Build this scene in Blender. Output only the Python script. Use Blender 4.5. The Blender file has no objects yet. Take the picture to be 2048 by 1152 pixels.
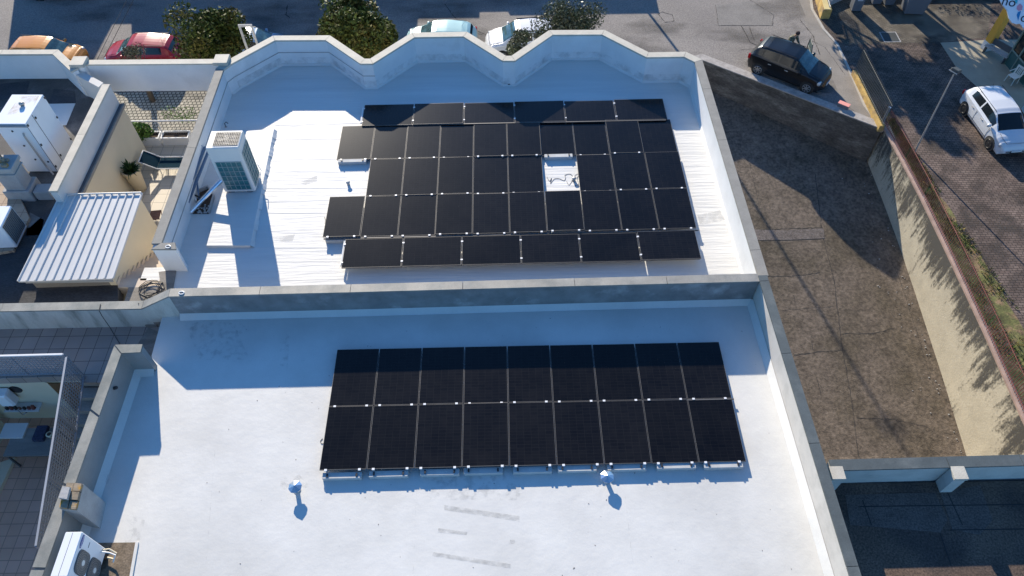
import bpy, math, random
from mathutils import Vector, Matrix
import numpy as np
random.seed(7)
SC = bpy.context.scene
COL = SC.collection
PI = math.pi
R_ = math.radians

# ---------------------------------------------------------------- camera
F_PX, PITCH, ROLL, CAM_H = 1490.0, 0.9270, -0.0144, 17.25
_cp, _sp, _c, _s = math.cos(PITCH), math.sin(PITCH), math.cos(ROLL), math.sin(ROLL)
FW = Vector((0, _cp, -_sp)); _rt = Vector((1, 0, 0)); _up = Vector((0, _sp, _cp))
RT = _rt * _c + _up * _s; UP = _up * _c - _rt * _s
CAM = Vector((0, 0, CAM_H))
cd = bpy.data.cameras.new('camera'); cam = bpy.data.objects.new('camera', cd); COL.objects.link(cam)
cd.sensor_fit = 'HORIZONTAL'; cd.sensor_width = 36.0; cd.lens = F_PX / 2048 * 36.0
cd.clip_start = 0.1; cd.clip_end = 3000
m = Matrix.Identity(4)
for i in range(3):
    m[i][0] = RT[i]; m[i][1] = UP[i]; m[i][2] = -FW[i]; m[i][3] = CAM[i]
cam.matrix_world = m
SC.camera = cam

# ---------------------------------------------------------------- light
SUN_EL, SUN_AZ = R_(21.6), R_(17.6)          # light travels toward (sin az, -cos az)
travel = Vector((math.sin(SUN_AZ) * math.cos(SUN_EL), -math.cos(SUN_AZ) * math.cos(SUN_EL), -math.sin(SUN_EL)))
sl = bpy.data.lights.new('sun', 'SUN'); sl.energy = 5.0; sl.angle = R_(0.5); sl.color = (1.0, 0.90, 0.745)
so = bpy.data.objects.new('sun', sl); COL.objects.link(so)
so.rotation_euler = travel.to_track_quat('-Z', 'Y').to_euler(); so.location = (0, 0, 40)
W = bpy.data.worlds.new('World'); SC.world = W; W.use_nodes = True
nt = W.node_tree; nt.nodes.clear()
sky = nt.nodes.new('ShaderNodeTexSky'); sky.sky_type = 'NISHITA'; sky.sun_disc = False
sky.sun_elevation = SUN_EL; sky.sun_rotation = -SUN_AZ; sky.air_density = 1.0; sky.dust_density = 0.1; sky.ozone_density = 5.0
bg = nt.nodes.new('ShaderNodeBackground'); bg.inputs[1].default_value = 0.108
ow = nt.nodes.new('ShaderNodeOutputWorld'); tint = nt.nodes.new('ShaderNodeVectorMath'); tint.operation = 'MULTIPLY'; tint.inputs[1].default_value = (.70, 1.0, 1.20)
nt.links.new(sky.outputs[0], tint.inputs[0]); nt.links.new(tint.outputs[0], bg.inputs[0]); nt.links.new(bg.outputs[0], ow.inputs[0])
SC.view_settings.view_transform = 'Standard'; SC.view_settings.look = 'None'
SC.view_settings.exposure = 0.83; SC.view_settings.gamma = 1.0

# ---------------------------------------------------------------- helpers
def at(px, py, z):
    """point of the height-z plane seen at a photo pixel"""
    d = FW + RT * ((px - 1024) / F_PX) + UP * ((576 - py) / F_PX)
    return CAM + d * ((z - CAM_H) / d.z)
def a2(px, py, z):
    p = at(px, py, z); return (p.x, p.y)

class MB:
    def __init__(s): s.v = []; s.f = []
    def add(s, vs, fs):
        n = len(s.v); s.v += [tuple(v) for v in vs]; s.f += [tuple(i + n for i in f) for f in fs]; return s
    def box(s, x0, x1, y0, y1, z0, z1, M=None):
        vs = [Vector((x, y, z)) for z in (z0, z1) for y in (y0, y1) for x in (x0, x1)]
        if M is not None: vs = [M @ v for v in vs]
        return s.add(vs, [(0, 2, 3, 1), (4, 5, 7, 6), (0, 1, 5, 4), (2, 6, 7, 3), (0, 4, 6, 2), (1, 3, 7, 5)])
    def bbox(s, x0, x1, y0, y1, z0, z1, b, M=None):
        """box with chamfered vertical and top edges"""
        def ring(i, z): return [(x0 + i, y0 + b + 0), (x0 + b, y0 + i), (x1 - b, y0 + i), (x1 - i, y0 + b), (x1 - i, y1 - b), (x1 - b, y1 - i), (x0 + b, y1 - i), (x0 + i, y1 - b)], z
        vs = []
        for pts, z in (ring(0, z0), ring(0, z1 - b), ring(b * .6, z1)):
            vs += [Vector((p[0], p[1], z)) for p in pts]
        if M is not None: vs = [M @ v for v in vs]
        fs = [tuple(range(7, -1, -1)), tuple(range(16, 24))]
        for k in range(2):
            for i in range(8):
                j = (i + 1) % 8; fs.append((k * 8 + i, k * 8 + j, k * 8 + 8 + j, k * 8 + 8 + i))
        return s.add(vs, fs)
    def prism(s, pts, z0, z1):
        """vertical prism from a plan polygon; z1 may be a list"""
        n = len(pts); a = sum(pts[i][0] * pts[(i + 1) % n][1] - pts[(i + 1) % n][0] * pts[i][1] for i in range(n))
        zz = z1 if isinstance(z1, (list, tuple)) else [z1] * n
        if a < 0: pts = pts[::-1]; zz = list(zz)[::-1]
        vs = [(p[0], p[1], z0) for p in pts] + [(p[0], p[1], z) for p, z in zip(pts, zz)]
        fs = [tuple(range(n - 1, -1, -1)), tuple(range(n, 2 * n))]
        fs += [(i, (i + 1) % n, n + (i + 1) % n, n + i) for i in range(n)]
        return s.add(vs, fs)
    def strip(s, A, B, z0, z1):
        """solid between two open plan polylines"""
        for i in range(len(A) - 1): s.prism([A[i], A[i + 1], B[i + 1], B[i]], z0, z1)
        return s
    def tube(s, pts, r, n=8, cap=True):
        pts = [Vector(p) for p in pts]; rr = r if isinstance(r, (list, tuple)) else [r] * len(pts)
        vs = []; prev = None
        for i, p in enumerate(pts):
            d = (pts[min(i + 1, len(pts) - 1)] - pts[max(i - 1, 0)]).normalized()
            if prev is None:
                u = d.orthogonal().normalized()
            else:
                u = (prev - d * prev.dot(d)); u = u.normalized() if u.length > 1e-6 else d.orthogonal().normalized()
            prev = u; w = d.cross(u)
            vs += [p + (u * math.cos(2 * PI * k / n) + w * math.sin(2 * PI * k / n)) * rr[i] for k in range(n)]
        fs = []
        for i in range(len(pts) - 1):
            for k in range(n):
                fs.append((i * n + k, i * n + (k + 1) % n, (i + 1) * n + (k + 1) % n, (i + 1) * n + k))
        if cap: fs += [tuple(range(n - 1, -1, -1)), tuple(range((len(pts) - 1) * n, len(pts) * n))]
        return s.add(vs, fs)
    def lathe(s, prof, c=(0, 0, 0), n=24, M=None):
        vs = []
        for r, z in prof:
            vs += [Vector((c[0] + r * math.cos(2 * PI * k / n), c[1] + r * math.sin(2 * PI * k / n), c[2] + z)) for k in range(n)]
        if M is not None: vs = [M @ v for v in vs]
        fs = [(i * n + k, i * n + (k + 1) % n, (i + 1) * n + (k + 1) % n, (i + 1) * n + k) for i in range(len(prof) - 1) for k in range(n)]
        fs += [tuple(range(n - 1, -1, -1)), tuple(range((len(prof) - 1) * n, len(prof) * n))]
        return s.add(vs, fs)
    def quad(s, *vs): return s.add(vs, [tuple(range(len(vs)))])
    def build(s, name, mat, parent=None, smooth=False):
        me = bpy.data.meshes.new(name); me.from_pydata(s.v, [], s.f); me.update()
        if mat: me.materials.append(mat)
        if smooth:
            me.polygons.foreach_set('use_smooth', [True] * len(me.polygons))
        o = bpy.data.objects.new(name, me); COL.objects.link(o)
        if parent is not None: o.parent = parent
        return o

def tag(o, label=None, cat=None, group=None, kind=None):
    if label: o['label'] = label
    if cat: o['category'] = cat
    if group: o['group'] = group
    if kind: o['kind'] = kind
    return o
def thing(name, label, cat, loc=(0, 0, 0), rz=0, group=None):
    o = bpy.data.objects.new(name, None); COL.objects.link(o); o.location = loc; o.rotation_euler = (0, 0, rz)
    o.empty_display_size = 0.2
    return tag(o, label, cat, group)
def copy_tree(o, parent=None):
    c = o.copy(); COL.objects.link(c)
    if parent is not None: c.parent = parent
    for ch in [x for x in COL.objects if x.parent == o]: copy_tree(ch, c)
    return c
def offset(pts, d):
    """mitred offset of an open plan polyline (positive = left of travel)"""
    out = []
    for i, p in enumerate(pts):
        p = Vector(p[:2]); ns = []
        if i > 0: e = (p - Vector(pts[i - 1][:2])).normalized(); ns.append(Vector((-e.y, e.x)))
        if i < len(pts) - 1: e = (Vector(pts[i + 1][:2]) - p).normalized(); ns.append(Vector((-e.y, e.x)))
        n = sum(ns, Vector((0, 0))).normalized(); k = d / max(0.35, n.dot(ns[0]))
        out.append((p.x + n.x * k, p.y + n.y * k))
    return out
def lerp(a, b, t): return a + (b - a) * t

# ---------------------------------------------------------------- materials
def N(t, kind, **kw):
    n = t.nodes.new(kind)
    for k, v in kw.items(): setattr(n, k, v)
    return n
def mat(name, col, rough=0.7, metal=0.0, var=0.12, scale=1.5, fine=0.0, fscale=60, bump=0.0, bscale=20, stretch=(1, 1, 1), col2=None, cscale=2.0, cthr=(0.45, 0.65), spec=0.5, island=None, alpha=None, trans=0.0):
    m = bpy.data.materials.new(name); m.use_nodes = True; t = m.node_tree; L = t.links
    b = t.nodes['Principled BSDF']; b.inputs['Roughness'].default_value = rough; b.inputs['Metallic'].default_value = metal
    b.inputs['Specular IOR Level'].default_value = spec
    if trans: b.inputs['Transmission Weight'].default_value = trans
    tc = N(t, 'ShaderNodeTexCoord'); mp = N(t, 'ShaderNodeMapping'); mp.inputs['Scale'].default_value = stretch
    L.new(tc.outputs['Object'], mp.inputs['Vector'])
    def noise(sc, det=5, rg=0.6):
        n = N(t, 'ShaderNodeTexNoise'); n.inputs['Scale'].default_value = sc; n.inputs['Detail'].default_value = det; n.inputs['Roughness'].default_value = rg
        L.new(mp.outputs[0], n.inputs['Vector']); return n
    rgb = N(t, 'ShaderNodeRGB'); rgb.outputs[0].default_value = (*col, 1); cur = rgb.outputs[0]
    if col2:
        n = noise(cscale); r = N(t, 'ShaderNodeMapRange'); r.inputs[1].default_value = cthr[0]; r.inputs[2].default_value = cthr[1]
        L.new(n.outputs[0], r.inputs[0]); mx = N(t, 'ShaderNodeMix', data_type='RGBA'); L.new(r.outputs[0], mx.inputs[0]); L.new(cur, mx.inputs[6]); mx.inputs[7].default_value = (*col2, 1); cur = mx.outputs[2]
    def mul(src, lo, hi, a=0.3, b_=0.7):
        nonlocal cur
        r = N(t, 'ShaderNodeMapRange'); r.inputs[1].default_value = a; r.inputs[2].default_value = b_; r.inputs[3].default_value = lo; r.inputs[4].default_value = hi
        L.new(src, r.inputs[0]); v = N(t, 'ShaderNodeVectorMath', operation='SCALE'); L.new(cur, v.inputs[0]); L.new(r.outputs[0], v.inputs['Scale']); cur = v.outputs[0]
    if var: mul(noise(scale).outputs[0], 1 - var, 1 + var)
    if fine: mul(noise(fscale, 2).outputs[0], 1 - fine, 1 + fine)
    if island:
        g = N(t, 'ShaderNodeNewGeometry'); mul(g.outputs['Random Per Island'], 1 - island, 1 + island, 0, 1)
    L.new(cur, b.inputs['Base Color'])
    if bump:
        n = noise(bscale, 4); bp = N(t, 'ShaderNodeBump'); bp.inputs['Strength'].default_value = bump; bp.inputs['Distance'].default_value = 0.02
        L.new(n.outputs[0], bp.inputs['Height']); L.new(bp.outputs[0], b.inputs['Normal'])
    if alpha:
        n = noise(alpha[0]); r = N(t, 'ShaderNodeMapRange'); r.inputs[1].default_value = alpha[1]; r.inputs[2].default_value = alpha[2]; r.inputs[4].default_value = alpha[3]
        L.new(n.outputs[0], r.inputs[0]); L.new(r.outputs[0], b.inputs['Alpha'])
    m['out'] = 1
    return m
def brick_mat(name, c1, c2, mortar, bw, bh, ms, rough=0.85, rot=0.0, var=0.2, off=0.5, vscale=0.7, bump=0.3):
    m = bpy.data.materials.new(name); m.use_nodes = True; t = m.node_tree; L = t.links; b = t.nodes['Principled BSDF']
    b.inputs['Roughness'].default_value = rough; b.inputs['Specular IOR Level'].default_value = 0.3
    tc = N(t, 'ShaderNodeTexCoord'); mp = N(t, 'ShaderNodeMapping'); mp.inputs['Rotation'].default_value = (0, 0, rot); L.new(tc.outputs['Object'], mp.inputs[0])
    br = N(t, 'ShaderNodeTexBrick'); br.offset = off; L.new(mp.outputs[0], br.inputs['Vector'])
    br.inputs['Color1'].default_value = (*c1, 1); br.inputs['Color2'].default_value = (*c2, 1); br.inputs['Mortar'].default_value = (*mortar, 1)
    br.inputs['Scale'].default_value = 1.0; br.inputs['Brick Width'].default_value = bw; br.inputs['Row Height'].default_value = bh; br.inputs['Mortar Size'].default_value = ms
    n = N(t, 'ShaderNodeTexNoise'); n.inputs['Scale'].default_value = vscale; n.inputs['Detail'].default_value = 6; L.new(tc.outputs['Object'], n.inputs['Vector'])
    r = N(t, 'ShaderNodeMapRange'); r.inputs[1].default_value = .3; r.inputs[2].default_value = .7; r.inputs[3].default_value = 1 - var; r.inputs[4].default_value = 1 + var; L.new(n.outputs[0], r.inputs[0])
    v = N(t, 'ShaderNodeVectorMath', operation='SCALE'); L.new(br.outputs[0], v.inputs[0]); L.new(r.outputs[0], v.inputs['Scale']); L.new(v.outputs[0], b.inputs['Base Color'])
    if bump:
        bp = N(t, 'ShaderNodeBump'); bp.inputs['Strength'].default_value = bump; bp.inputs['Distance'].default_value = -0.01; L.new(br.outputs['Fac'], bp.inputs['Height']); L.new(bp.outputs[0], b.inputs['Normal'])
    return m

M = {}
M['roof_hi'] = mat('bright white roof membrane', (.66, .645, .605), .6, var=.07, scale=.8, fine=.03, bump=.8, bscale=3.4, stretch=(.22, 2.8, 1), col2=(.58, .575, .55), cscale=.55, cthr=(.55, .78))
M['roof_lo'] = mat('white roof paint', (.645, .63, .585), .5, var=.08, scale=.5, fine=.03, fscale=30, bump=.3, bscale=4, col2=(.55, .535, .49), cscale=.35, cthr=(.45, .75))
M['wall_white'] = mat('white painted parapet', (.70, .70, .685), .7, var=.06, scale=1.2, fine=.03, bump=.1, col2=(.60, .60, .58), cscale=.9, cthr=(.58, .75))
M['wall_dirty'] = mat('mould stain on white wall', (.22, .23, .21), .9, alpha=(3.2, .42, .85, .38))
M['wall_beige'] = mat('weathered beige white wall', (.62, .58, .52), .75, var=.1, scale=1.0, fine=.04, col2=(.5, .47, .42), cscale=2)
M['coping'] = mat('cream stone coping', (.50, .46, .38), .75, var=.12, scale=2.5, fine=.1, fscale=50, bump=.2)
M['coping_grey'] = mat('grey stone coping', (.25, .238, .21), .8, var=.14, scale=2.5, fine=.1, fscale=50, bump=.2)
M['galv'] = mat('galvanised sheet coping', (.095, .11, .108), .55, metal=.15, var=.16, scale=2.2, fine=.1, fscale=40, col2=(.14, .155, .148), cscale=1.6, cthr=(.5, .7), bump=.08)
M['galv_left'] = mat('pale grey sheet coping', (.26, .255, .225), .6, metal=.15, var=.16, scale=2.2, fine=.1, fscale=40, col2=(.17, .18, .165), cscale=1.4)
M['galv_warm'] = mat('weathered sheet coping', (.30, .285, .25), .6, metal=.15, var=.14, scale=2.2, fine=.12, fscale=40, col2=(.21, .21, .195), cscale=1.3)
M['sheet_dark'] = mat('dark stained sheet cladding', (.22, .215, .21), .55, metal=.1, var=.25, scale=1.8, fine=.08, col2=(.40, .39, .38), cscale=1.1, cthr=(.58, .74))
M['sheet_mid'] = mat('grey sheet cladding', (.27, .275, .265), .55, metal=.15, var=.12, scale=1.5, fine=.06)
M['stain_wall'] = mat('green stained light wall', (.50, .50, .45), .85, var=.12, scale=2, stretch=(1.6, 1, .35), col2=(.22, .23, .20), cscale=1.5, cthr=(.5, .72), fine=.08)
M['dark'] = mat('dark joint', (.02, .02, .02), .8, var=0)
M['black_pl'] = mat('black plastic', (.02, .02, .022), .45, var=.1)
M['silver'] = mat('aluminium', (.42, .40, .37), .45, metal=.4, var=.05)
M['pv_frame'] = mat('dark anodised frame', (.12, .115, .11), .5, metal=.3, var=.05)
M['clamp'] = mat('bright aluminium clamp', (.80, .80, .79), .4, metal=.1, var=0)
M['concrete'] = mat('grey concrete', (.36, .355, .34), .85, var=.15, scale=2.5, fine=.1, bump=.3)
M['white_conc'] = mat('white painted ballast', (.46, .46, .44), .75, var=.1, scale=4, fine=.06)
M['asphalt'] = mat('worn asphalt', (.235, .212, .19), .9, var=.16, scale=.5, fine=.28, fscale=14, bump=.3, bscale=40, col2=(.18, .162, .148), cscale=.25)
M['asphalt_patch'] = mat('asphalt patch', (.20, .185, .168), .9, var=.1, scale=1, fine=.2, fscale=18)
M['crack'] = mat('dark crack', (.05, .045, .04), .95, var=.2)
M['court'] = mat('old brown driveway concrete', (.150, .118, .088), .92, var=.26, scale=2.2, fine=.42, fscale=7, bump=.8, bscale=16, col2=(.095, .075, .050), cscale=.42, cthr=(.45, .68))
M['court_light'] = mat('pale rubble strip', (.155, .13, .112), .95, var=.3, scale=5, fine=.3, fscale=20, bump=.8)
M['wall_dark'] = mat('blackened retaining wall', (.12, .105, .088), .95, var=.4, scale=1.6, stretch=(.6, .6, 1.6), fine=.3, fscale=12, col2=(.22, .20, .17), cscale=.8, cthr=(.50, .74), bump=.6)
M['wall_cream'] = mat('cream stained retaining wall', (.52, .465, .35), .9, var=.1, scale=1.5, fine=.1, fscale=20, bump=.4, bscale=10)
M['mould'] = mat('black mould', (.085, .082, .072), .95, var=.3, fine=.2, alpha=(1.0, .55, .68, .8), stretch=(.7, .55, .7))
M['mould2'] = mat('black mould streaks', (.085, .082, .072), .95, var=.3, fine=.2, alpha=(1.2, .38, .62, .9), stretch=(.7, .7, .5))
M['coping_pink'] = mat('pinkish concrete ledge', (.38, .27, .22), .9, var=.2, scale=3, fine=.15)
M['ledge'] = mat('pale rough ledge', (.36, .33, .30), .9, var=.25, scale=4, fine=.2)
M['pave_red'] = brick_mat('red block paving', (.118, .084, .068), (.175, .13, .105), (.035, .027, .022), .24, .13, .014, var=.4, vscale=.9)
M['pave_grey'] = brick_mat('grey block paving', (.14, .12, .09), (.20, .17, .125), (.04, .034, .028), .2, .12, .014, rot=.4, var=.35)
M['cobble'] = brick_mat('grey cobbles', (.33, .30, .23), (.44, .39, .30), (.07, .065, .05), .22, .22, .028)
M['tile_grey'] = brick_mat('grey terrace tile', (.30, .25, .215), (.36, .30, .26), (.09, .07, .06), .42, .42, .008, rough=.6, off=0, var=.14)
M['tile_cream'] = brick_mat('cream terrace tile', (.58, .52, .42), (.64, .57, .46), (.33, .29, .23), .42, .42, .010, rough=.55, off=0, var=.06)
M['tile_pink'] = brick_mat('pinkish floor tile', (.62, .36, .24), (.68, .40, .28), (.36, .22, .15), .33, .33, .010, rough=.6, off=0, var=.12)
M['tread'] = mat('travertine stair tread', (.58, .48, .38), .7, var=.08, scale=2)
M['bitumen'] = mat('grey bitumen felt', (.085, .078, .07), .85, var=.3, scale=1.2, fine=.2, fscale=30, col2=(.18, .165, .15), cscale=.8, cthr=(.55, .7), bump=.3)
M['bitumen_dk'] = mat('black bitumen felt', (.045, .045, .048), .9, var=.35, scale=1.0, fine=.35, fscale=26, bump=.4, bscale=60, stretch=(.5, 1.6, 1), col2=(.085, .075, .068), cscale=.8, cthr=(.5, .7))
M['gravel_felt'] = mat('mineral roofing felt', (.125, .083, .058), .95, var=.25, scale=.9, fine=.5, fscale=22, bump=.5, bscale=60, col2=(.07, .05, .04), cscale=.5, cthr=(.45, .6))
M['old_screed'] = mat('streaky old screed', (.22, .20, .175), .9, var=.25, scale=2, stretch=(.3, 2, 1), fine=.2)
M['plaster_cream'] = mat('cream plaster', (.66, .57, .41), .85, var=.05, scale=.8, fine=.02)
M['plaster_grey'] = mat('pale grey plaster', (.60, .58, .54), .8, var=.07, scale=1.0, fine=.03)
M['ice_white'] = mat('white enamel metal', (.78, .79, .80), .35, var=.03)
M['ivory'] = mat('ivory enamel metal', (.66, .65, .61), .4, var=.04)
M['rust'] = mat('rust stain', (.55, .36, .16), .9, alpha=(2, .45, .85, .7))
M['teal_fin'] = mat('teal condenser fins', (.02, .14, .155), .35, var=.15, scale=5, fine=.1)
M['fan_grey'] = mat('grey fan grille', (.09, .095, .10), .5, var=.1)
M['grid_lt'] = mat('pale wire guard', (.36, .42, .41), .4, metal=.3, var=0)
M['ribbed'] = mat('white ribbed roof sheet', (.60, .59, .56), .4, metal=.05, var=.05, scale=1, fine=.02)
M['rib_grey'] = mat('grey rib edge', (.36, .37, .37), .5, metal=.2, var=.05)
M['sky_tint_steel'] = mat('sky tinted steel profile', (.10, .17, .27), .4, metal=.3, var=.08)  # blue of shade and mirrored sky mixed into the steel's base colour
M['chrome'] = mat('bright zinc pipe', (.70, .71, .72), .22, metal=.9, var=.04)
M['perf'] = mat('grey painted steel', (.30, .32, .35), .5, metal=.3, var=.1)
M['rail_white'] = mat('white painted rail', (.72, .71, .69), .5, var=.04)
M['red_iron'] = mat('rust red iron', (.17, .05, .035), .7, var=.25, scale=6)
M['black_iron'] = mat('dark grey green iron', (.05, .055, .052), .6, var=.2)
M['yellow_wall'] = mat('ochre painted wall', (.50, .33, .10), .9, var=.25, scale=2.5, fine=.15, col2=(.22, .15, .08), cscale=1.6, cthr=(.45, .65))
M['orange_post'] = mat('orange paint', (.72, .36, .05), .6, var=.06)
M['pavement'] = mat('pale concrete pavement', (.24, .215, .185), .9, var=.15, scale=1, fine=.15, fscale=20)
M['kerb'] = mat('pale kerb stone', (.42, .39, .34), .85, var=.15, scale=3, fine=.1)
M['sand_conc'] = mat('sand coloured concrete', (.34, .30, .22), .9, var=.12, scale=1.2, fine=.12)
M['soil'] = mat('brown soil', (.07, .045, .03), .95, var=.4, scale=8, fine=.3)
M['wood'] = mat('dark red wood', (.16, .08, .055), .6, var=.2, scale=6)
M['door_wood'] = mat('brown wooden door', (.17, .085, .035), .5, var=.25, scale=3, stretch=(4, 4, .5))
M['navy_mesh'] = mat('navy sling fabric', (.006, .028, .045), .9, var=.1, scale=4, spec=.05)
M['terracotta_w'] = mat('ivory pot', (.68, .58, .42), .6, var=.05)
M['brick_old'] = mat('lichen covered brick', (.26, .21, .15), .95, var=.3, scale=6, col2=(.40, .22, .04), cscale=4, cthr=(.52, .62), bump=.6)
M['skin'] = mat('skin', (.42, .26, .18), .6, var=.05)
M['camo'] = mat('olive camouflage jacket', (.10, .10, .06), .9, var=.15, col2=(.24, .21, .14), cscale=9, cthr=(.48, .52))
M['jeans'] = mat('dark trousers', (.03, .035, .05), .9, var=.1)
M['hair'] = mat('dark cap', (.035, .02, .018), .9, var=.1)
M['rubber'] = mat('tyre rubber', (.018, .018, .018), .85, var=.1)
M['rim'] = mat('alloy rim', (.35, .35, .35), .35, metal=.7, var=.05)
M['glass'] = mat('tinted car glass', (.010, .014, .016), .08, var=0, spec=.45)
M['glass_teal'] = mat('car windscreen', (.05, .10, .105), .08, var=.5, scale=2.5, spec=.9)
M['lamp_glass'] = mat('headlamp glass', (.55, .57, .58), .12, var=.1, spec=.8)
M['tail_red'] = mat('tail lamp', (.35, .01, .01), .2, var=0)
M['plate'] = mat('number plate', (.62, .63, .62), .4, var=.05)
M['pink_cloth'] = mat('salmon pink card', (.80, .32, .26), .7, var=.05)
M['sign_white'] = mat('white sign board', (.80, .80, .80), .4, var=.02)
M['sign_blue'] = mat('sign blue', (.02, .22, .45), .5, var=0)
M['sign_teal'] = mat('sign teal', (.05, .45, .50), .5, var=0)
M['sign_pink'] = mat('sign pink', (.75, .30, .35), .5, var=0)
M['logo_blue'] = mat('logo blue', (.02, .05, .30), .4, var=0)
M['bin_grey'] = mat('grey waste bin plastic', (.14, .15, .165), .5, var=.06)
M['bin_white'] = mat('pale bin label', (.55, .55, .55), .5, var=0)
M['green_frame'] = mat('grey green metal frame', (.18, .23, .19), .5, var=.1)
M['green_panel'] = mat('dark teal panel', (.04, .11, .10), .5, var=.1)
M['plastic_white'] = mat('white garden plastic', (.78, .76, .68), .45, var=.03)
M['trunk'] = mat('bark', (.10, .075, .055), .95, var=.2, scale=5)
M['earth'] = mat('far dry ground', (.16, .15, .12), .95, var=.2, scale=.1)
M['facade'] = mat('plain facade', (.45, .42, .36), .85, var=.08, scale=.5)
M['facade_glass'] = mat('dark window pane', (.02, .025, .03), .1, var=0)
M['dirt_mark'] = mat('grey rub mark', (.20, .20, .19), .9, var=.2, alpha=(6, .30, .66, .27), stretch=(1, 1.5, 1))
M['smudge'] = mat('faint smudge', (.18, .19, .19), .9, var=.2, alpha=(5, .48, .8, .30))
M['puddle'] = mat('dull water stain', (.50, .50, .49), .7, var=.05, alpha=(2.2, .40, .56, .32))
M['moss'] = mat('moss and dry grass', (.13, .13, .04), .95, var=.5, scale=2.5, fine=.4, fscale=14, col2=(.20, .13, .07), cscale=1.6, cthr=(.45, .6), bump=.6)
def leafmat(name, c, c2, rough=.4, th=(.5, .6)):
    return mat(name, c, rough, var=.25, scale=1.3, island=.55, col2=c2, cscale=1.2, cthr=th, spec=.14)
M['leaf_dark'] = leafmat('glossy dark leaf', (.072, .092, .020), (.105, .088, .022), .6)
M['leaf_small'] = leafmat('grey green leaf', (.075, .088, .045), (.11, .115, .075), .4)
M['leaf_bright'] = leafmat('fresh green leaf', (.09, .17, .035), (.13, .19, .05), .5)
M['leaf_agave'] = leafmat('deep green blade', (.04, .08, .025), (.07, .10, .04), .4)
M['leaf_dry'] = leafmat('dry shrub leaf', (.10, .10, .06), (.14, .11, .08), .6)

def panel_mat():
    m = bpy.data.materials.new('black photovoltaic glass'); m.use_nodes = True; t = m.node_tree; L = t.links; b = t.nodes['Principled BSDF']
    b.inputs['Roughness'].default_value = .22; b.inputs['Specular IOR Level'].default_value = .22
    tc = N(t, 'ShaderNodeTexCoord'); br = N(t, 'ShaderNodeTexBrick'); br.offset = 0
    L.new(tc.outputs['Object'], br.inputs['Vector'])
    br.inputs['Color1'].default_value = (.0035, .0035, .0045, 1); br.inputs['Color2'].default_value = (.0055, .0053, .006, 1); br.inputs['Mortar'].default_value = (.012, .0115, .0112, 1)
    b.inputs['Roughness'].default_value = .2
    br.inputs['Scale'].default_value = 1; br.inputs['Brick Width'].default_value = .182; br.inputs['Row Height'].default_value = .0905; br.inputs['Mortar Size'].default_value = .0035
    n = N(t, 'ShaderNodeTexNoise'); n.inputs['Scale'].default_value = 1.5; L.new(tc.outputs['Object'], n.inputs['Vector'])
    oi = N(t, 'ShaderNodeObjectInfo'); ad = N(t, 'ShaderNodeMath', operation='ADD'); L.new(n.outputs[0], ad.inputs[0]); L.new(oi.outputs['Random'], ad.inputs[1])
    r = N(t, 'ShaderNodeMapRange'); r.inputs[1].default_value = .4; r.inputs[2].default_value = 1.6; r.inputs[3].default_value = .75; r.inputs[4].default_value = 1.35; L.new(ad.outputs[0], r.inputs[0])
    v = N(t, 'ShaderNodeVectorMath', operation='SCALE'); L.new(br.outputs[0], v.inputs[0]); L.new(r.outputs[0], v.inputs['Scale'])
    dn = N(t, 'ShaderNodeTexNoise'); dn.inputs['Scale'].default_value = .9; dn.inputs['Detail'].default_value = 8; dn.inputs['Roughness'].default_value = .7; ge = N(t, 'ShaderNodeNewGeometry'); L.new(ge.outputs['Position'], dn.inputs['Vector'])
    dr = N(t, 'ShaderNodeMapRange'); dr.inputs[1].default_value = .4; dr.inputs[2].default_value = .8; dr.inputs[4].default_value = .016; L.new(dn.outputs[0], dr.inputs[0])
    dm = N(t, 'ShaderNodeMix', data_type='RGBA'); L.new(dr.outputs[0], dm.inputs[0]); L.new(v.outputs[0], dm.inputs[6]); dm.inputs[7].default_value = (.30, .27, .23, 1); L.new(dm.outputs[2], b.inputs['Base Color'])
    return m
M['pv'] = panel_mat()

# ================================================================ LEVELS
ZR, ZU, ZT, ZTU, ZS = 0.0, -0.31, 1.0, 0.80, -8.2
def zcourt(y): return -10.4 + (y - 28.6) * 0.118

# ================================================================ GROUND
def poly_sheet(name, pts, z, matl, parent=None):
    b = MB(); a = sum(pts[i][0] * pts[(i + 1) % len(pts)][1] - pts[(i + 1) % len(pts)][0] * pts[i][1] for i in range(len(pts)))
    if a < 0: pts = pts[::-1]
    b.quad(*[(p[0], p[1], z) for p in pts]); return b.build(name, matl, parent)
wA = a2(1405, 119, -8.08); wB = a2(1765, 257, -8.08)          # street side retaining wall, top edge
g = MB()
BIG = 900
g.quad((-BIG, -BIG, -13.4), (BIG, -BIG, -13.4), (BIG, BIG, -13.4), (-BIG, BIG, -13.4))
tag(g.build('far_ground', M['earth']), kind='structure')
st = MB()
def q(pts, z=ZS): st.quad(*[(p[0], p[1], z) for p in pts])
xr = 19.15
wdir = (Vector(wA) - Vector(wB)).normalized(); wC = Vector((7.1, wA[1] - .9))
q([(-BIG, 26.2), (wC.x, 26.2), (wC.x, BIG), (-BIG, BIG)])
q([wC, wA, wB, (xr, wB[1]), (xr, BIG), (wC.x, BIG)])
q([(xr, -60), (BIG, -60), (BIG, BIG), (xr, BIG)])
q([(-BIG, -60), (-31, -60), (-31, 26.2), (-BIG, 26.2)])
tag(st.build('street', M['asphalt']), kind='structure')
c = MB()
for y0, y1 in ((-12, 13), (13, 42)):
    c.quad((6, y0, zcourt(max(y0, 4))), (19.6, y0, zcourt(max(y0, 4))), (19.6, y1, zcourt(y1)), (6, y1, zcourt(y1)))
tag(c.build('driveway', M['court']), kind='structure')
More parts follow.
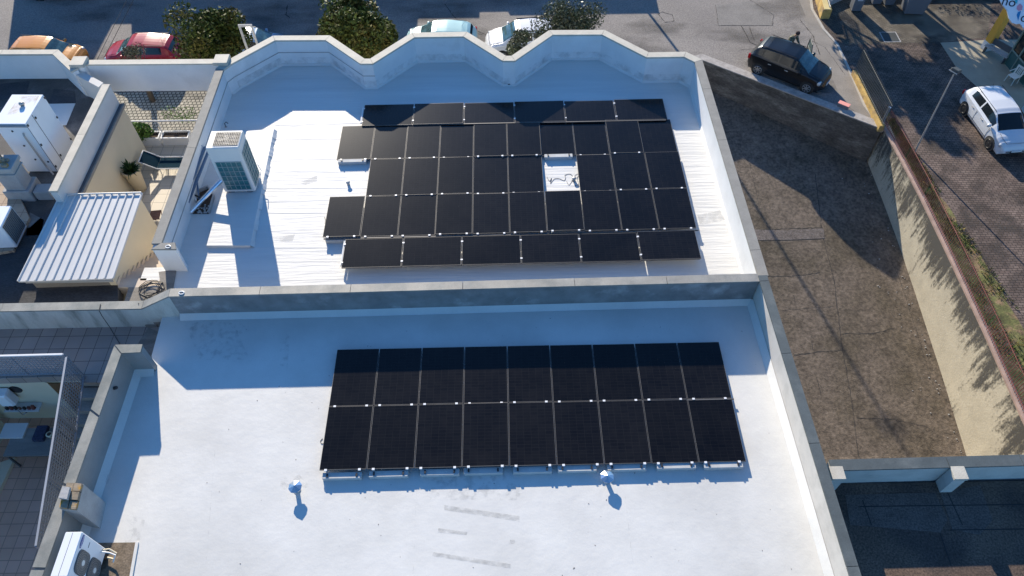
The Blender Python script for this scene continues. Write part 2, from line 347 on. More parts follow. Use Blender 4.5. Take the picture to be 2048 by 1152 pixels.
# driveway joint, cracks, rubble strip : real thin sheets on the slope
def on_court(px, py):
    z = -11.0
    for _ in range(12): p = at(px, py, z); z = zcourt(p.y)
    return at(px, py, z)
def crack(pts, w, name='crack', matl='crack', lift=.006, jit=.02, parent=None, conv=on_court, seg=.12):
    P = [conv(*p) for p in pts]; b = MB(); L_ = []
    for i in range(len(P) - 1):
        n = max(1, int((P[i + 1] - P[i]).length / seg))
        for k in range(n): L_.append(P[i].lerp(P[i + 1], k / n) + Vector((random.uniform(-jit, jit), random.uniform(-jit, jit), lift)))
    L_.append(P[-1] + Vector((0, 0, lift)))
    for i in range(len(L_) - 1):
        d = L_[i + 1] - L_[i]; n = Vector((-d.y, d.x, 0)).normalized() * w * random.uniform(.3, 1)
        b.quad(L_[i] - n, L_[i + 1] - n * random.uniform(.4, 1), L_[i + 1] + n * random.uniform(.4, 1), L_[i] + n)
    return b
cr = MB()
for pts, w in (([(1630, 345), (1645, 470), (1668, 560), (1685, 700), (1703, 800), (1718, 918)], .028),
               ([(1536, 553), (1590, 552), (1640, 545)], .02), ([(1500, 460), (1645, 455)], .02),
               ([(1588, 710), (1640, 703), (1685, 700)], .022), ([(1684, 667), (1750, 667), (1790, 655)], .02),
               ([(1560, 620), (1590, 618), (1668, 613)], .01), ([(1714, 835), (1780, 838), (1850, 852)], .014),
               ([(1587, 590), (1590, 610)], .02), ([(1622, 672), (1625, 700)], .02), ([(1633, 755), (1642, 790)], .02),
               ([(1440, 240), (1500, 330), (1520, 420)], .012), ([(1560, 300), (1700, 350), (1800, 560), (1870, 780)], .012)):
    b = crack(pts, w); cr.add(b.v, b.f)
tag(cr.build('driveway_cracks', M['crack']), kind='structure')
rb = MB(); A = [on_court(1500, 459), on_court(1570, 461), on_court(1647, 457)]; B = [on_court(1512, 481), on_court(1580, 480), on_court(1649, 477)]
for i in range(2): rb.quad(*[p + Vector((0, 0, .012)) for p in (B[i], B[i + 1], A[i + 1], A[i])])
tag(rb.build('driveway_rubble_strip', M['court_light']), kind='structure')
# street details
sc_ = lambda x, y: at(x, y, ZS)
cr = MB()
for pts, w in (([(1431, 10), (1437, 51), (1545, 51), (1547, 30), (1500, 0)], .022), ([(1483, 52), (1500, 85), (1530, 98), (1540, 92)], .04), ([(1498, 52), (1508, 80)], .03),
               ([(1316, 28), (1330, 45), (1348, 42), (1345, 30), (1325, 24), (1316, 28)], .03), ([(1600, 40), (1625, 70), (1640, 110)], .03), ([(575, 10), (572, 30), (580, 36)], .05),
               ([(890, 8), (905, 30), (935, 60), (965, 70)], .04), ([(950, 60), (985, 75), (1000, 72)], .04), ([(1480, 100), (1530, 95)], .02), ([(1620, 80), (1650, 95), (1690, 150)], .02)):
    b = crack(pts, w, conv=sc_, lift=.010); cr.add(b.v, b.f)
tag(cr.build('street_cracks', M['crack']), kind='structure')
tag(poly_sheet('street_patch', [a2(1431, 11, ZS), a2(1437, 51, ZS), a2(1545, 51, ZS), a2(1540, 28, ZS), a2(1500, 2, ZS)], ZS + .006, M['asphalt_patch']), kind='structure')
# yard paving behind the kerb
kl = [a2(1612, -60, ZS), a2(1622, 20, ZS), a2(1645, 60, ZS), a2(1672, 90, ZS), a2(1700, 150, ZS), a2(1728, 215, ZS), a2(1762, 262, ZS)]
yard = [(p[0] + .12, p[1]) for p in kl] + [(xr, wB[1] - .3), (xr, -30), (60, -30), (60, 60), (kl[0][0] + .3, 60)]
tag(poly_sheet('yard_paving', yard, ZS + .012, M['pave_red']), kind='structure')
tag(poly_sheet('yard_grey_paving', [a2(1655, 45, ZS), a2(1690, 90, ZS), a2(1880, 85, ZS), a2(1975, 75, ZS), a2(1990, -60, ZS), a2(1640, -60, ZS)], ZS + .018, M['pave_grey']), kind='structure')
kb = MB(); kb.strip(kl, [(p[0] + .14, p[1] + .02) for p in kl], ZS - .1, ZS + .05); tag(kb.build('kerb', M['kerb']), kind='structure')
pv = [a2(1590, -60, ZS), a2(1600, 20, ZS), a2(1618, 60, ZS), a2(1640, 110, ZS), a2(1650, 160, ZS), a2(1700, 215, ZS), a2(1745, 252, ZS)]
pb = MB()
for i in range(len(kl) - 1): pb.quad(*[(p[0], p[1], ZS + .008) for p in (pv[i], kl[i], kl[i + 1], pv[i + 1])])
tag(pb.build('pavement', M['pavement']), kind='structure')
tag(poly_sheet('kiosk_concrete_apron', [a2(1880, 86, ZS), a2(1985, 80, ZS), a2(2090, 80, ZS), a2(2090, 260, ZS), a2(2010, 270, ZS), a2(1960, 180, ZS), a2(1915, 140, ZS)], ZS + .024, M['sand_conc']), kind='structure')
M['paving_stain'] = mat('dark paving stain', (.06, .05, .042), .9, var=.2, alpha=(.8, .46, .68, .6))
tag(poly_sheet('yard_stains', yard, ZS + .021, M['paving_stain']), kind='structure')
M['road_stain'] = mat('dark road stain', (.085, .078, .07), .9, var=.2, alpha=(.45, .50, .72, .5), stretch=(.5, 1, 1))
tag(poly_sheet('street_stains', [(-30, 30.5), (7, 34.2), (17.4, 31.5), (17.4, 42), (-30, 42)], ZS + .015, M['road_stain']), kind='structure')
mh = thing('manhole_cover', 'dark square drain cover set in the block paving of the yard', 'manhole cover', at(1780, 74, ZS + .018))
MB().box(-.42, .42, -.42, .42, 0, .015).build('cover', M['black_iron'], mh); MB().box(-.48, .48, -.48, .48, -.01, .008).build('frame', M['concrete'], mh)

# ================================================================ STREET RETAINING WALL + CREAM WALL + RAILINGS
w = thing('retaining_wall', 'blackened concrete retaining wall holding up the street above the driveway', 'wall')
wall_top = [tuple(wC), wA, wB]
back = offset(wall_top, .5)
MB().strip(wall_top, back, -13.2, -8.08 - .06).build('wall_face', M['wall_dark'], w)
MB().strip(offset(wall_top, -.03), offset(wall_top, .46), -8.138, -8.08).build('ledge', M['ledge'], w)
cw = thing('cream_retaining_wall', 'tall cream concrete retaining wall with black mould along the driveway', 'wall')
XW = [(wB[0] - .05, wB[1] + .3)] + [a2(1805, 325, -8.12), a2(1850, 400, -8.12), a2(1900, 500, -8.12), a2(1975, 660, -8.12), a2(2048, 838, -8.12)]
XW[1:] = [(19.0 + (x - 19.0) * .4, y) for x, y in XW[1:]]; XW.append((19.0, 2.0)); XW[0] = (18.86, wB[1] + .3)
xo = offset(XW, .42)
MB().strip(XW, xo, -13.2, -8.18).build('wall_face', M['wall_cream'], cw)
MB().strip(offset(XW, -.04), offset(XW, .22), -8.178, -8.08).build('coping', M['coping_pink'], cw)
xs = offset(XW, -.006)
def mould_mat():
    m = bpy.data.materials.new('black mould run'); m.use_nodes = True; t = m.node_tree; L = t.links; b = t.nodes['Principled BSDF']; b.inputs['Base Color'].default_value = (.085, .08, .07, 1); b.inputs['Roughness'].default_value = .95
    tc = N(t, 'ShaderNodeTexCoord'); sp = N(t, 'ShaderNodeSeparateXYZ'); L.new(tc.outputs['Object'], sp.inputs[0]); acc = None
    for sc_, st_, wt in ((.45, (1, 1, .45), 3.6), (2.2, (1, 2.2, .35), 2.6), (10, (.6, 1.4, .8), 1.5)):
        mp = N(t, 'ShaderNodeMapping'); mp.inputs['Scale'].default_value = st_; L.new(tc.outputs['Object'], mp.inputs[0]); n = N(t, 'ShaderNodeTexNoise'); n.inputs['Scale'].default_value = sc_; n.inputs['Detail'].default_value = 3; L.new(mp.outputs[0], n.inputs['Vector'])
        m_ = N(t, 'ShaderNodeMath', operation='MULTIPLY_ADD'); L.new(n.outputs[0], m_.inputs[0]); m_.inputs[1].default_value = wt; m_.inputs[2].default_value = -wt / 2
        if acc is None: acc = m_.outputs[0]
        else: a_ = N(t, 'ShaderNodeMath', operation='ADD'); L.new(acc, a_.inputs[0]); L.new(m_.outputs[0], a_.inputs[1]); acc = a_.outputs[0]
    z_ = N(t, 'ShaderNodeMapRange'); z_.inputs[1].default_value = -10.6; z_.inputs[2].default_value = -8.2; z_.inputs[3].default_value = -.75; z_.inputs[4].default_value = .78; L.new(sp.outputs[2], z_.inputs[0])
    a_ = N(t, 'ShaderNodeMath', operation='ADD'); L.new(acc, a_.inputs[0]); L.new(z_.outputs[0], a_.inputs[1])
    r = N(t, 'ShaderNodeMapRange'); r.inputs[1].default_value = -.12; r.inputs[2].default_value = .75; r.inputs[4].default_value = .92; L.new(a_.outputs[0], r.inputs[0]); L.new(r.outputs[0], b.inputs['Alpha']); return m
M['mould_run'] = mould_mat()
for nm, z0, z1, mm in (('mould_stain', -12.2, -8.19, 'mould_run'),):
    b = MB()
    for i in range(len(xs) - 1): b.quad((xs[i + 1][0], xs[i + 1][1], z0), (xs[i][0], xs[i][1], z0), (xs[i][0], xs[i][1], z1), (xs[i + 1][0], xs[i + 1][1], z1))
    b.build(nm, M[mm], cw)
jb = MB()
for y in (26.2, 21.2, 17.0, 13.2): jb.box(18.74, 18.99, y, y + .02, zcourt(y), -8.3)
# red railing
def railing(name, label, pts, zb, h, step, mats, bar=.012, lean=0.0, cat='railing', top_r=.018, flat=True):
    t = thing(name, label, cat, (pts[0][0], pts[0][1], zb))
    bars = MB(); tops = MB(); o = Vector((pts[0][0], pts[0][1], 0))
    for i in range(len(pts) - 1):
        a = Vector((*pts[i], 0)); b_ = Vector((*pts[i + 1], 0)); d = b_ - a; L_ = d.length; d.normalize(); n = int(L_ / step)
        for k in range(n):
            p = a + d * (k * step) - o
            bars.box(p.x - bar, p.x + bar, p.y - bar, p.y + bar, 0.0, h)
        for zz in (0.12, h - .12):
            tops.tube([a - o + Vector((0, 0, zz)), b_ - o + Vector((0, 0, zz))], top_r, 6)
    bars.build('bars', mats, t); tops.build('rail', mats, t)
    return t
rpts = offset(XW, .09)
railing('railing', 'long rust red iron railing on top of the cream retaining wall', rpts, -8.08, 1.0, .125, M['red_iron'], bar=.009)
gp0, gp1 = a2(1706, 150, ZS), a2(1760, 262, ZS)
railing('railing', 'dark iron bar railing on the low ochre wall beside the pavement', [(gp0[0], gp0[1]), (gp1[0], gp1[1])], ZS + .35, 1.35, .14, M['black_iron'], bar=.014)
yw = thing('low_wall', 'low ochre stained wall carrying the dark bar railing', 'wall')
e = Vector((gp1[0] - gp0[0], gp1[1] - gp0[1])).normalized(); nn = Vector((e.y, -e.x)) * .13
P = [(gp0[0] - nn.x, gp0[1] - nn.y), (gp0[0] + nn.x, gp0[1] + nn.y), (gp1[0] + nn.x, gp1[1] + nn.y), (gp1[0] - nn.x, gp1[1] - nn.y)]
MB().prism(P, ZS - .05, ZS + .33).build('wall_body', M['yellow_wall'], yw)
ps = thing('post', 'white capped grey post where the dark and the red railings meet', 'post', at(1762, 250, -8.1))
MB().box(-.04, .04, -.04, .04, 0, 1.12).build('shaft', M['perf'], ps); MB().box(-.055, .055, -.055, .055, 1.12, 1.14).build('cap', M['clamp'], ps)

# ================================================================ MAIN BUILDING
bd = thing('white_roofed_building', 'flat white roofed building with a scalloped front parapet carrying the solar panels', 'building')
inner = [(322.5, 487), (447, 139), (462, 128), (549.7, 80.5), (651, 80), (720.5, 127.2), (745.5, 127.2), (829, 74.4), (927, 72.8), (1005, 121.4), (1030, 121.4), (1105.6, 69.4), (1204, 68.9), (1293, 114.4), (1368, 113.3), (1389.5, 123.8), (1405.5, 177.8), (1436, 280), (1499, 500), (1516.5, 552)]
inn = [a2(x, y, ZTU) for x, y in inner]
# straighten the right parapet
x0, y0 = inn[15]; x1, y1 = inn[19]
for i in (16, 17, 18): t_ = (inn[i][1] - y0) / (y1 - y0); inn[i] = (lerp(x0, x1, t_), inn[i][1])
CT = .07
wi = offset(inn, .035)            # wall inner face, set back under the coping
def seg_split(name, poly, d0, d1, z0, z1, mats, parent, gap=.006, maxlen=9):
    """coping stones, one mesh per straight run"""
    A = offset(poly, d0); B = offset(poly, d1); out = []
    for i in range(len(poly) - 1):
        a0, a1, b0, b1 = map(Vector, (A[i], A[i + 1], B[i], B[i + 1])); L_ = (a1 - a0).length; n = max(1, round(L_ / maxlen))
        b = MB()
        for k in range(n):
            g0 = k / n + gap / max(L_, .2); g1 = (k + 1) / n - gap / max(L_, .2)
            b.prism([a0.lerp(a1, g0), a0.lerp(a1, g1), b0.lerp(b1, g1), b0.lerp(b1, g0)], z0, z1)
        b.build(name, mats[i] if isinstance(mats, list) else mats, parent)
cm = [M['coping_grey'] if (i == 0) else (M['coping_grey'] if i >= 15 else M['coping']) for i in range(len(inn) - 1)]
seg_split('coping', inn, 0, .29, ZTU - CT, ZTU, cm, bd, maxlen=4.2)
MB().strip(wi, offset(inn, .25), ZS, ZTU - CT - .002).build('parapet_wall', M['wall_white'], bd)
# mould just above the roof line of the front parapet
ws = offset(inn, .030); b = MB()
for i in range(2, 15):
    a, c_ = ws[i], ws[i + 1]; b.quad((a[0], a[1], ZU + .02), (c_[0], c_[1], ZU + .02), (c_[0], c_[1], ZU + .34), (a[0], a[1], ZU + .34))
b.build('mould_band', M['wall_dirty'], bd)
# membrane edge line on the left wall and first bay
ml = offset(inn, .018); b = MB()
for i in (0, 1, 2, 3, 4, 5):
    p0 = Vector(ml[i]); p1 = Vector(ml[i + 1]); q0 = Vector(wi[i]); q1 = Vector(wi[i + 1])
    if i == 0: p0 = p0.lerp(p1, .02); q0 = q0.lerp(q1, .02)
    b.prism([p0, p1, q1, q0], ZU + .54, ZU + .565)
b.build('flashing_line', M['concrete'], bd)
# upper roof slab
ZD, ZE = .98, .52
dvz = [ZD, ZD, ZD, ZD, ZE, ZE, ZE]
dvf = [a2(x, y, z) for (x, y), z in zip([(1519.5, 562.6), (1150, 572), (700, 584.4), (336, 593), (282.8, 617.3), (0, 622.6), (-160, 625.5)], dvz)]   # divider, front top edge
DW = .27
dvb = offset(dvf, -DW)
wl = list(wi)
rf = MB(); up = [Vector((x, y)) for x, y in wl] + [Vector((6.95, dvb[0][1])), Vector(dvb[3]), Vector((wl[0][0] - .9, dvb[3][1] + .1)), Vector((wl[0][0] - .9, wl[0][1]))]
rf.prism([(p.x, p.y) for p in up[::-1]], ZU - .3, ZU); rf.build('upper_roof', M['roof_hi'], bd)
# fillet at the wall foot
def fillet(poly, s, z, w, parent, matl, name='fillet'):
    b = MB(); A = [Vector((*p, z + w)) for p in poly]; B = [Vector((*p, z + .004)) for p in offset(poly, -s)]
    for i in range(len(A) - 1): b.quad(B[i], B[i + 1], A[i + 1], A[i])
    return b.build(name, matl, parent)
fillet(wi[1:], .07, ZU, .07, bd, M['roof_hi'])
# divider wall
d_a, d_b = offset(dvf, -.03), offset(dvf, -DW + .03)
def strip_z(A, B, Z, z0, dz):
    """solid strip whose top follows a height list; z0 = bottom height or None for a thin sheet"""
    b = MB()
    for i in range(len(A) - 1):
        za, zb = Z[i] + dz, Z[i + 1] + dz; ba, bb = (z0, z0) if z0 is not None else (za - .048, zb - .048)
        b.add([(*A[i], ba), (*A[i + 1], bb), (*B[i + 1], bb), (*B[i], ba), (*A[i], za), (*A[i + 1], zb), (*B[i + 1], zb), (*B[i], za)], [(3, 2, 1, 0), (4, 5, 6, 7), (0, 1, 5, 4), (1, 2, 6, 5), (2, 3, 7, 6), (3, 0, 4, 7)])
    b.f = [f[::-1] for f in b.f]; return b
strip_z(d_a[:4], d_b[:4], dvz, ZU - .3, -.05).build('divider_wall', M['sheet_dark'], bd)
strip_z(d_a[3:], d_b[3:], dvz[3:], ZU - 3, -.05).build('divider_wall', M['stain_wall'], bd)
dB = offset(dvf, -DW)
for i in range(6):
    n = max(1, round((Vector(dvf[i + 1]) - Vector(dvf[i])).length / 2.8))
    for k in range(n):
        t0, t1 = k / n + .0012, (k + 1) / n - .0012
        A_ = [tuple(Vector(dvf[i]).lerp(Vector(dvf[i + 1]), t)) for t in (t0, t1)]; B_ = [tuple(Vector(dB[i]).lerp(Vector(dB[i + 1]), t)) for t in (t0, t1)]
        strip_z(A_, B_, [lerp(dvz[i], dvz[i + 1], t) for t in (t0, t1)], None, 0).build('sheet_coping', M['galv_warm'] if i < 4 else M['galv_left'], bd)
# right lower parapet
rpi = [a2(1519.5, 562, ZT), a2(1560, 700, ZT), a2(1594.5, 813.5, ZT), a2(1697, 1144.5, ZT)]
rx = Vector(rpi[0]).lerp(Vector(rpi[3]), 1.35); rpi = [rpi[0], tuple(Vector(rpi[0]).lerp(Vector(rpi[3]), .30)), tuple(Vector(rpi[0]).lerp(Vector(rpi[3]), .62)), tuple(rx)]
rpi_up = (Vector(rpi[0]) + (Vector(rpi[0]) - Vector(rpi[3])).normalized() * .20)
rl = [tuple(rpi_up)] + rpi
seg_split('sheet_coping', rl, 0, .25, ZT - .05, ZT, M['galv'], bd, maxlen=2.9)
MB().strip(offset(rl, .04), offset(rl, .22), ZS - 4, ZT - .052).build('parapet_wall', M['wall_beige'], bd)
fi = offset(rpi, .03)
fillet(fi, .16, ZR, .16, bd, M['roof_lo'])
MB().box(6.78, 7.05, 12.40, 12.72, -12, ZTU - .08).build('corner_pier', M['wall_beige'], bd)
# left lower parapet
lpi = [a2(280.8, 704.3, ZT), a2(242.6, 706, ZT), a2(84.7, 1151, ZT)]
l_out = [a2(285, 688.5, ZT), a2(229.2, 689.2, ZT), a2(58.3, 1151, ZT)]
ext = 1.3; lpi.append(tuple(Vector(lpi[1]).lerp(Vector(lpi[2]), ext))); l_out.append(tuple(Vector(l_out[1]).lerp(Vector(l_out[2]), ext))); del lpi[2], l_out[2]
for i in range(2):
    n = (1, 4)[i]
    for k in range(n):
        a0, a1, b0, b1 = Vector(lpi[i]), Vector(lpi[i + 1]), Vector(l_out[i]), Vector(l_out[i + 1]); g = .004
        MB().prism([a0.lerp(a1, k / n + g), a0.lerp(a1, (k + 1) / n - g), b0.lerp(b1, (k + 1) / n - g), b0.lerp(b1, k / n + g)], ZT - .05, ZT).build('sheet_coping', M['galv_left'], bd)
wi2 = offset(lpi, -.03)
lo2 = offset(l_out, .03)
MB().strip(wi2, lo2, -3.4, ZT - .052).build('parapet_wall', M['sheet_mid'], bd)
fillet(wi2, -.17, ZR, .12, bd, M['roof_lo'])
# foot of the divider: pale fillet and lower roof slab
fl = offset(dvf, .03); foot = [p for p in offset(dvf, -.026)[:4]]
b = MB(); A = [Vector((p[0], p[1], ZR + .13)) for p in foot]; B = [Vector((p[0], p[1] - .16, ZR + .006)) for p in foot]
for i in range(3): b.quad(A[i], B[i], B[i + 1], A[i + 1])
b.build('fillet', M['roof_lo'], bd)
eL = a2(325, 632, ZR); eM = a2(303, 712, ZR)
lowp = [(fi[0][0], foot[0][1]), fi[3], (fi[3][0], 0.4), (wi2[2][0], 0.4), wi2[2], wi2[1], wi2[0], eM, eL, (foot[3][0], foot[3][1])]
MB().prism([(p[0], p[1]) for p in lowp[::-1]], ZR - .3, ZR).build('lower_roof', M['roof_lo'], bd)
# body walls under the roof
MB().prism([(6.9, .5), (6.9, 12.0), (-8.0, 12.0), (-8.0, .5)], -13.2, -.32).build('body_wall', M['wall_white'], bd)
# marks on the lower roof
def roof_mark(px, z, matl, name='mark', lift=.004):
    b = MB(); b.quad(*[at(x, y, z + lift) for x, y in px]); b.build(name, matl, bd)
for P in ([(888, 1010), (1039, 1032), (1039, 1043), (889, 1020)], [(877, 1056), (935, 1064), (933, 1070), (876, 1065)], [(867, 1104), (1021, 1128), (1021, 1137), (864, 1112)], [(1020, 1079), (1030, 1080), (1029, 1088), (1019, 1087)]):
    roof_mark(P, ZR, M['dirt_mark'], 'rub_mark')
for P in ([(370, 650), (460, 630), (500, 720), (400, 720)], [(470, 640), (500, 660), (480, 668), (455, 648)], [(560, 955), (600, 950), (620, 975), (560, 980)], [(560, 680), (580, 660), (575, 740), (560, 730)], [(255, 1030), (290, 1040), (280, 1080), (250, 1085)], [(870, 870), (1040, 860), (1040, 1000), (860, 1000)]):
    roof_mark(P, ZR, M['smudge'], 'smudge')
for P in ([(595, 366), (634, 351), (634, 362), (610, 370)], [(545, 474), (590, 468), (585, 482), (550, 484)], [(1465, 400), (1480, 396), (1482, 410), (1466, 411)], [(1395, 430), (1440, 420), (1450, 440), (1400, 450)]):
    roof_mark(P, ZU, M['puddle'], 'damp_patch')
seams = MB()
def seam(p0, p1, z, w=.006):
    A = at(*p0, z + .005); B = at(*p1, z + .005); d = (B - A); n = Vector((-d.y, d.x, 0)).normalized() * w
    seams.quad(A - n, B - n, B + n, A + n)
for y in (10.6, 7.4, 4.6): seams.quad((-8.0, y - .004, .004), (7.0, y - .004, .004), (7.0, y + .006, .004), (-8.0, y + .006, .004))
seam((833, 980), (826, 1150), ZR); seam((1250, 990), (1268, 1150), ZR); seam((430, 900), (410, 1150), ZR)
seams.build('membrane_seam', M['smudge'], bd)
sm_ = MB()
for cx_, w0, h0 in ((-3.95, .42, .30), (.55, .5, .42)):
    yf_ = lerp(dvf[0][1], dvf[2][1], (dvf[0][0] - cx_) / (dvf[0][0] - dvf[2][0])) + .026
    for k in range(10):
        a, b2 = PI * .5 + k * .16, PI * .5 + (k + 1) * .16
        sm_.quad((cx_ + w0 * math.cos(b2), yf_, .15 + h0 * math.sin(b2)), (cx_ + w0 * math.cos(a), yf_, .15 + h0 * math.sin(a)), (cx_ + w0 * 1.12 * math.cos(a), yf_, .15 + h0 * 1.2 * math.sin(a)), (cx_ + w0 * 1.12 * math.cos(b2), yf_, .15 + h0 * 1.2 * math.sin(b2)))
sm_.build('paint_smear', M['puddle'], bd)
dbr = MB(); rd = random.Random(19)
for k in range(110):
    x, y = rd.uniform(-7.6, 6.6), rd.uniform(4.2, 11.9); s_ = rd.uniform(.006, .022); a = rd.uniform(0, PI)
    dx, dy = math.cos(a) * s_, math.sin(a) * s_; dbr.add([(x - dx, y - dy, .003), (x + dy * .5, y - dx * .5, .006), (x + dx, y + dy, .003), (x - dy * .5, y + dx * .5, .007)], [(0, 1, 2, 3)])
tag(dbr.build('roof_debris', M['soil']), 'scattered dark specks and leaf bits on the lower white roof', 'debris', kind='stuff')
# laps of the upper membrane : thin raised strips across the roof
ys = [13.1 + k * .62 + random.uniform(-.16, .16) for k in range(14)]
for y in ys:
    n = 26; top_ = []; lap = MB(); hq = random.uniform(.002, .006); ph = random.uniform(0, 6)
    for k in range(n + 1):
        xx = lerp(-8.3, 6.75, k / n); yy = y + random.uniform(-.008, .008) + .03 * math.sin(xx * .9 + ph); top_.append((xx, yy))
    for k in range(n):
        (xa, ya), (xb, yb) = top_[k], top_[k + 1]
        lap.quad((xa, ya - .05, ZU + .001), (xb, yb - .05, ZU + .001), (xb, yb - .012, ZU + hq), (xa, ya - .012, ZU + hq))
        lap.quad((xa, ya - .012, ZU + hq), (xb, yb - .012, ZU + hq), (xb, yb + .14, ZU + .001), (xa, ya + .14, ZU + .001))
    lap.build('membrane_lap', M['roof_hi'], bd, True)
# end block of the left upper parapet
MB().prism([a2(302, 498, ZTU), a2(322.5, 486, ZTU), a2(350, 485, ZTU), a2(352, 498, ZTU)], ZTU - .06, ZTU + .003).build('coping', M['coping_grey'], bd)
eb = [a2(304, 497.5, ZTU - .06), a2(350.5, 497.5, ZTU - .06), a2(349, 486, ZTU - .06), a2(322, 487, ZTU - .06), a2(308, 487, ZTU - .06)]
MB().prism(eb, -3, ZTU - .064).build('parapet_wall', M['wall_white'], bd)
# corner pier caps
def pier(px, label, zt=ZTU + .12, s=.26, zb=-2.5):
    p = at(px[0], px[1], zt); t = thing('pier', label, 'pier', (p.x, p.y, zb))
    h = zt - zb
    MB().box(-s + .05, s - .05, -s + .05, s - .05, 0, h - .12).build('shaft', M['wall_white'], t)
    MB().bbox(-s, s, -s, s, h - .118, h, .015).build('cap', M['coping'], t)
pier((442, 117), 'square white pier with stone cap between the scalloped parapet and the fascia beam')
pier((156, 121), 'square white pier with stone cap at the left end of the fascia beam')
# fascia beam across the gap
fb = thing('fascia_beam', 'white fascia beam with stone coping spanning the gap between the two buildings', 'beam')
A = a2(170, 129, ZTU); B = a2(434, 127, ZTU)
MB().strip([A, B], offset([A, B], .27), ZTU - .06, ZTU).build('coping', M['coping'], fb)
MB().strip(offset([A, B], .035), offset([A, B], .235), -.42, ZTU - .062).build('beam_body', M['wall_white'], fb)
# the two street storeys under our upper roof are the extruded parapet wall; drain holes
for i, p in enumerate([(466, 177), (744, 174), (1018, 170), (1299, 162)]):
    q_ = at(*p, ZU)
    t = tag(MB().box(-.04, .04, -.03, .03, 0.0, .07).build('drain_outlet', M['black_pl']), ['small black drain outlet in the far left corner of the upper roof', 'small black drain outlet at the first inward fold of the scalloped parapet', 'small black drain outlet at the middle inward fold of the scalloped parapet', 'small black drain outlet at the right hand fold of the scalloped parapet'][i], 'drain', 'drain outlets at the parapet foot')
    t.location = (q_.x, q_.y - .02, ZU + .002)

# ================================================================ SOLAR PANELS
PW, PL = 1.134, 1.732
def make_panel(w, l, clamps):
    """origin = far left corner, +x along the row, -y towards the near edge"""
    t = bpy.data.objects.new('solar_panel', None); COL.objects.link(t); t.empty_display_size = .2
    f = .008; th = .035
    MB().box(f, w - f, -l + f, -f, .0, .001).build('glass', M['pv'], t)
    b = MB(); b.box(0, w, -f, 0, -th, .003); b.box(0, w, -l, -l + f, -th, .003); b.box(0, f, -l + f, -f, -th, .003); b.box(w - f, w, -l + f, -f, -th, .003); b.build('frame', M['pv_frame'], t)
    MB().box(f, w - f, -l + f, -f, -.012, -.008).build('back_sheet', M['wall_white'], t)
    for cx, cy in clamps: MB().box(cx - .032, cx + .032, cy - .024, cy + .024, -.03, .012).build('clamp', M['clamp'], t)
    return t
protoP = make_panel(PW, PL, [(.15, -PL - .006), (.97, -PL - .006)])
protoL = make_panel(1.762, 1.134, [(-.008, -.20), (-.008, -.93)])
used = {}; prng = random.Random(77)
ORD = ['first', 'second', 'third', 'fourth', 'fifth', 'sixth', 'seventh', 'eighth', 'ninth', 'tenth']
def array(proto, origin, az, tilt, nx, ny, px_, py_, skip, rowname, group, key, offx=0):
    for r in range(ny):
        cols = [c for c in range(nx) if (r, c) not in skip]
        for c in cols:
            if key not in used: o = proto; used[key] = 1
            else: o = copy_tree(proto)
            R = Matrix.Rotation(az, 4, 'Z') @ Matrix.Rotation(tilt + prng.uniform(-.004, .004), 4, 'X') @ Matrix.Rotation(prng.uniform(-.004, .004), 4, 'Y')
            loc = Vector(origin) + (R @ Vector((c * px_ + offx, -r * py_, 0)))
            o.matrix_basis = Matrix.Translation(loc) @ R
            tag(o, 'black solar panel, %s from the left in %s' % (ORD[cols.index(c)], rowname[r]), 'solar panel', group)
TL, TU = R_(-1.1), R_(-1.35)
oL = at(674.7, 699.4, .12)
array(protoP, oL, .0085, TL, 9, 2, 1.1545, 1.752, [], ['the far row of the lower roof array', 'the near row of the lower roof array'], 'portrait solar panels of the lower roof', 'P')
oU = at(685.3, 252.6, -.2246)
array(protoP, oU, .0122, TU, 10, 3, 1.1545, 1.752, [(1, 0), (1, 6)], ['the far upright row of the upper roof', 'the gapped upright row of the upper roof', 'the near upright row of the upper roof'], 'portrait solar panels of the upper roof', 'P')
oT = at(729.0, 210.3, -.21)
array(protoL, oT, .0122, TU, 6, 1, 1.796, 1.16, [], ['the farthest sideways row of the upper roof'], 'landscape solar panels of the upper roof', 'Ls', .012)
oB = at(691.5, 478.9, -.09)
array(protoL, oB, .0122, TU, 6, 1, 1.790, 1.16, [], ['the nearest sideways row of the upper roof'], 'landscape solar panels of the upper roof', 'Ls')
def rail(px0, px1, z, label, r=.016):
    A, B = at(*px0, z), at(*px1, z); o = MB(); d = (B - A); n = Vector((-d.y, d.x, 0)).normalized() * r
    o.add([Vector(v) for v in (A - n, A + n, B + n, B - n, A - n + Vector((0, 0, -.03)), A + n + Vector((0, 0, -.03)), B + n + Vector((0, 0, -.03)), B - n + Vector((0, 0, -.03)))], [(0, 3, 2, 1), (4, 5, 6, 7), (0, 1, 5, 4), (1, 2, 6, 5), (2, 3, 7, 6), (3, 0, 4, 7)])
    return tag(o.build('mounting_rail', M['pv_frame']), label, 'mounting rail', 'mounting rails of the solar arrays')
rail((659, 816), (1468, 797.5), .13, 'thin metal rail with clamps between the two rows of the lower roof array')
rail((683, 535.3), (1400, 517.0), -.10, 'thin metal rail along the near edge of the nearest landscape row')
rail((724, 251.2), (1332, 239.6), -.19, 'thin metal rail between the farthest landscape row and the first upright row')
rail((647, 477.5), (1397, 460.0), -.13, 'thin metal rail between the third upright row and the nearest landscape row')
def long_rail(p0, p1, z, label):
    A, B = at(*p0, z), at(*p1, z); b = MB(); b.tube([A, B], .035, 6); return tag(b.build('mounting_rail', M['wall_white']), label, 'mounting rail', 'mounting rails of the solar arrays')
long_rail((690, 483), (682, 532), -.13, 'white end rail at the left end of the nearest landscape row')
long_rail((1386, 462), (1397, 513), -.13, 'white end rail at the right end of the nearest landscape row')
long_rail((727, 215), (722, 247), -.22, 'white end rail at the left end of the farthest landscape row')
